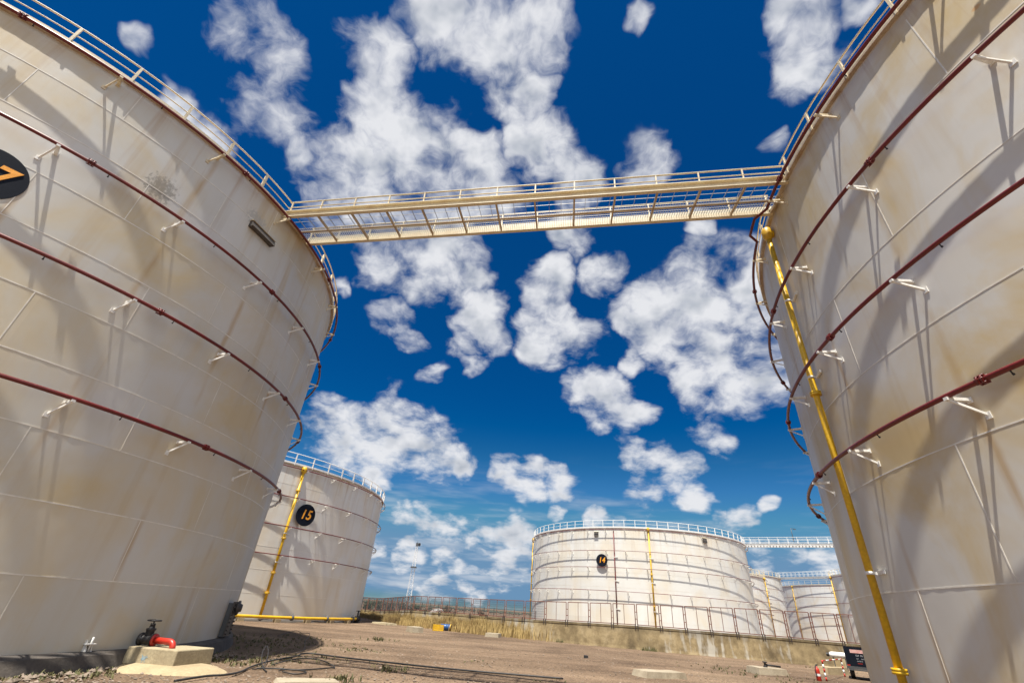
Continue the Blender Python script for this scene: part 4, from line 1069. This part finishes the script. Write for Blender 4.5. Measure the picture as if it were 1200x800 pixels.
def blob_field(vec):
    acc = None
    for u, v, r in CL:
        w_ = WISP.get((u, v), 1.0)
        c = ray(u, v).normalized()
        # angular size of the blob as seen from the place
        a = (ray(u + r, v).normalized().angle(c) + ray(u, v + r).normalized().angle(c))/2
        dt = ns.new('ShaderNodeVectorMath'); dt.operation = 'DOT_PRODUCT'; ln.new(vec, dt.inputs[0]); dt.inputs[1].default_value = c
        mr = ns.new('ShaderNodeMapRange'); mr.interpolation_type = 'SMOOTHSTEP'
        ln.new(dt.outputs['Value'], mr.inputs[0]); mr.inputs[1].default_value = math.cos(a*1.55); mr.inputs[2].default_value = math.cos(a*.25)
        mr.inputs[4].default_value = w_
        acc = mr.outputs[0] if acc is None else math_n(ns, ln, 'MAXIMUM', acc, mr.outputs[0])
    return acc
# warp the direction so that edges break up
wn = ns.new('ShaderNodeTexNoise'); wn.inputs['Scale'].default_value = 8; wn.inputs['Detail'].default_value = 3; wn.inputs['Roughness'].default_value = .6; ln.new(D, wn.inputs['Vector'])
wv = ns.new('ShaderNodeVectorMath'); wv.operation = 'SUBTRACT'; ln.new(wn.outputs['Color'], wv.inputs[0]); wv.inputs[1].default_value = (.5, .5, .5)
ws = ns.new('ShaderNodeVectorMath'); ws.operation = 'SCALE'; ln.new(wv.outputs[0], ws.inputs[0]); ws.inputs['Scale'].default_value = .10
wa = ns.new('ShaderNodeVectorMath'); wa.operation = 'ADD'; ln.new(D, wa.inputs[0]); ln.new(ws.outputs[0], wa.inputs[1])
DW = ns.new('ShaderNodeVectorMath'); DW.operation = 'NORMALIZE'; ln.new(wa.outputs[0], DW.inputs[0])
B = blob_field(DW.outputs[0])
# unseen cloud banks added behind the camera to fill the tanks' shade
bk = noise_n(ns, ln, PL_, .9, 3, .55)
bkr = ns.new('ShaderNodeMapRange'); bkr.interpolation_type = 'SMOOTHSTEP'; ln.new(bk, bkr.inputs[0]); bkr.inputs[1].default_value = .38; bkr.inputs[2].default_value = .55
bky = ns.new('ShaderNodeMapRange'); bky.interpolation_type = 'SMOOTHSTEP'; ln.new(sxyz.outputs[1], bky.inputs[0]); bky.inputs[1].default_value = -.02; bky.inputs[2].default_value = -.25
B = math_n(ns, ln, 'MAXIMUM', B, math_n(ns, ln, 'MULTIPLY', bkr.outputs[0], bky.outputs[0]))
PW = ns.new('ShaderNodeVectorMath'); PW.operation = 'ADD'; ln.new(PL_, PW.inputs[0]); ln.new(ws.outputs[0], PW.inputs[1])
fb = noise_n(ns, ln, PW.outputs[0], 7.5, 8, .59)
# billows, sampled here and a little towards the sun, give lit and shaded sides
def bill(off):
    ad = ns.new('ShaderNodeVectorMath'); ad.operation = 'ADD'; ln.new(D, ad.inputs[0]); ad.inputs[1].default_value = off
    return noise_n(ns, ln, ad.outputs[0], 13, 3, .5)
b0 = bill((0, 0, 0)); b1_ = bill((0, -.01, .028))
dens = math_n(ns, ln, 'ADD', math_n(ns, ln, 'MULTIPLY', B, .95), math_n(ns, ln, 'ADD', math_n(ns, ln, 'MULTIPLY', math_n(ns, ln, 'SUBTRACT', fb, .5), 3.0), math_n(ns, ln, 'MULTIPLY', math_n(ns, ln, 'SUBTRACT', b0, .5), 1.0)))
mk = ns.new('ShaderNodeMapRange'); mk.interpolation_type = 'SMOOTHSTEP'; ln.new(dens, mk.inputs[0]); mk.inputs[1].default_value = .26; mk.inputs[2].default_value = 1.22
near_b = ns.new('ShaderNodeMapRange'); near_b.interpolation_type = 'SMOOTHSTEP'; ln.new(B, near_b.inputs[0]); near_b.inputs[1].default_value = 0; near_b.inputs[2].default_value = .3
mask = math_n(ns, ln, 'MULTIPLY', math_n(ns, ln, 'MULTIPLY', mk.outputs[0], near_b.outputs[0]), .97)
thick = ns.new('ShaderNodeMapRange'); ln.new(dens, thick.inputs[0]); thick.inputs[1].default_value = .95; thick.inputs[2].default_value = 1.8
sh = math_n(ns, ln, 'MULTIPLY', math_n(ns, ln, 'SUBTRACT', b1_, b0), 3.2)
shade = math_n(ns, ln, 'ADD', math_n(ns, ln, 'MULTIPLY', thick.outputs[0], .68), sh, clamp=True)
ccol = mixc(ns, ln, shade, (8.2, 8.3, 8.6), (4.2, 4.6, 5.3))
# extra brightness on the added clouds behind the camera, lifting shaded tank walls
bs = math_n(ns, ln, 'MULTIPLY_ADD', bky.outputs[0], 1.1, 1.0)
# thin flat veils low over the horizon
stv = ns.new('ShaderNodeCombineXYZ'); ln.new(math_n(ns, ln, 'MULTIPLY', sxyz.outputs[0], 4.0), stv.inputs[0]); ln.new(math_n(ns, ln, 'MULTIPLY', sxyz.outputs[1], 4.0), stv.inputs[1]); ln.new(math_n(ns, ln, 'MULTIPLY', sxyz.outputs[2], 26.0), stv.inputs[2])
stn = noise_n(ns, ln, stv.outputs[0], 1.0, 4, .6)
st1 = ns.new('ShaderNodeMapRange'); st1.interpolation_type = 'SMOOTHSTEP'; ln.new(stn, st1.inputs[0]); st1.inputs[1].default_value = .47; st1.inputs[2].default_value = .70
st2 = ns.new('ShaderNodeMapRange'); st2.interpolation_type = 'SMOOTHSTEP'; ln.new(sxyz.outputs[2], st2.inputs[0]); st2.inputs[1].default_value = .30; st2.inputs[2].default_value = .06
mask = math_n(ns, ln, 'MAXIMUM', mask, math_n(ns, ln, 'MULTIPLY', math_n(ns, ln, 'MULTIPLY', st1.outputs[0], st2.outputs[0]), .62))
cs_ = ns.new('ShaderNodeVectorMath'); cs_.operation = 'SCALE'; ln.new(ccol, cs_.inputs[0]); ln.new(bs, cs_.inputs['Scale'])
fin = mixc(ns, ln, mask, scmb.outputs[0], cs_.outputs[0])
ln.new(fin, bg.inputs[0]); bg.inputs[1].default_value = SKY_STRENGTH
wd.cycles.sampling_method = 'NONE'

sl = bpy.data.lights.new('sun', 'SUN'); sl.energy = 4.7; sl.angle = rad(.53); sl.color = (1, .945, .85)
so = bpy.data.objects.new('sun', sl); col.objects.link(so); so.rotation_euler = SUN.to_track_quat('Z', 'Y').to_euler(); so.location = (0, 0, 60)

cd = bpy.data.cameras.new('camera'); co_ = bpy.data.objects.new('camera', cd); col.objects.link(co_)
cd.sensor_width = 36; cd.sensor_fit = 'HORIZONTAL'; cd.lens = F/1200*36; cd.clip_start = .1; cd.clip_end = 20000
mat = Matrix((rt, up, -fw)).transposed().to_4x4(); mat.translation = Vector((0, 0, EYE*S)); co_.matrix_world = mat
scene.camera = co_

# to metres
for o in list(col.objects):
    if o.parent is None and o.type in {'MESH', 'EMPTY'}:
        o.location = Vector(o.location)*S; o.scale = Vector(o.scale)*S

scene.render.engine = 'CYCLES'
scene.view_settings.view_transform = 'Standard'; scene.view_settings.look = 'None'; scene.view_settings.gamma = 1
scene.view_settings.exposure = 1.0
scene.cycles.max_bounces = 5; scene.cycles.diffuse_bounces = 3; scene.cycles.glossy_bounces = 2
scene.render.resolution_x = 1024; scene.render.resolution_y = 682
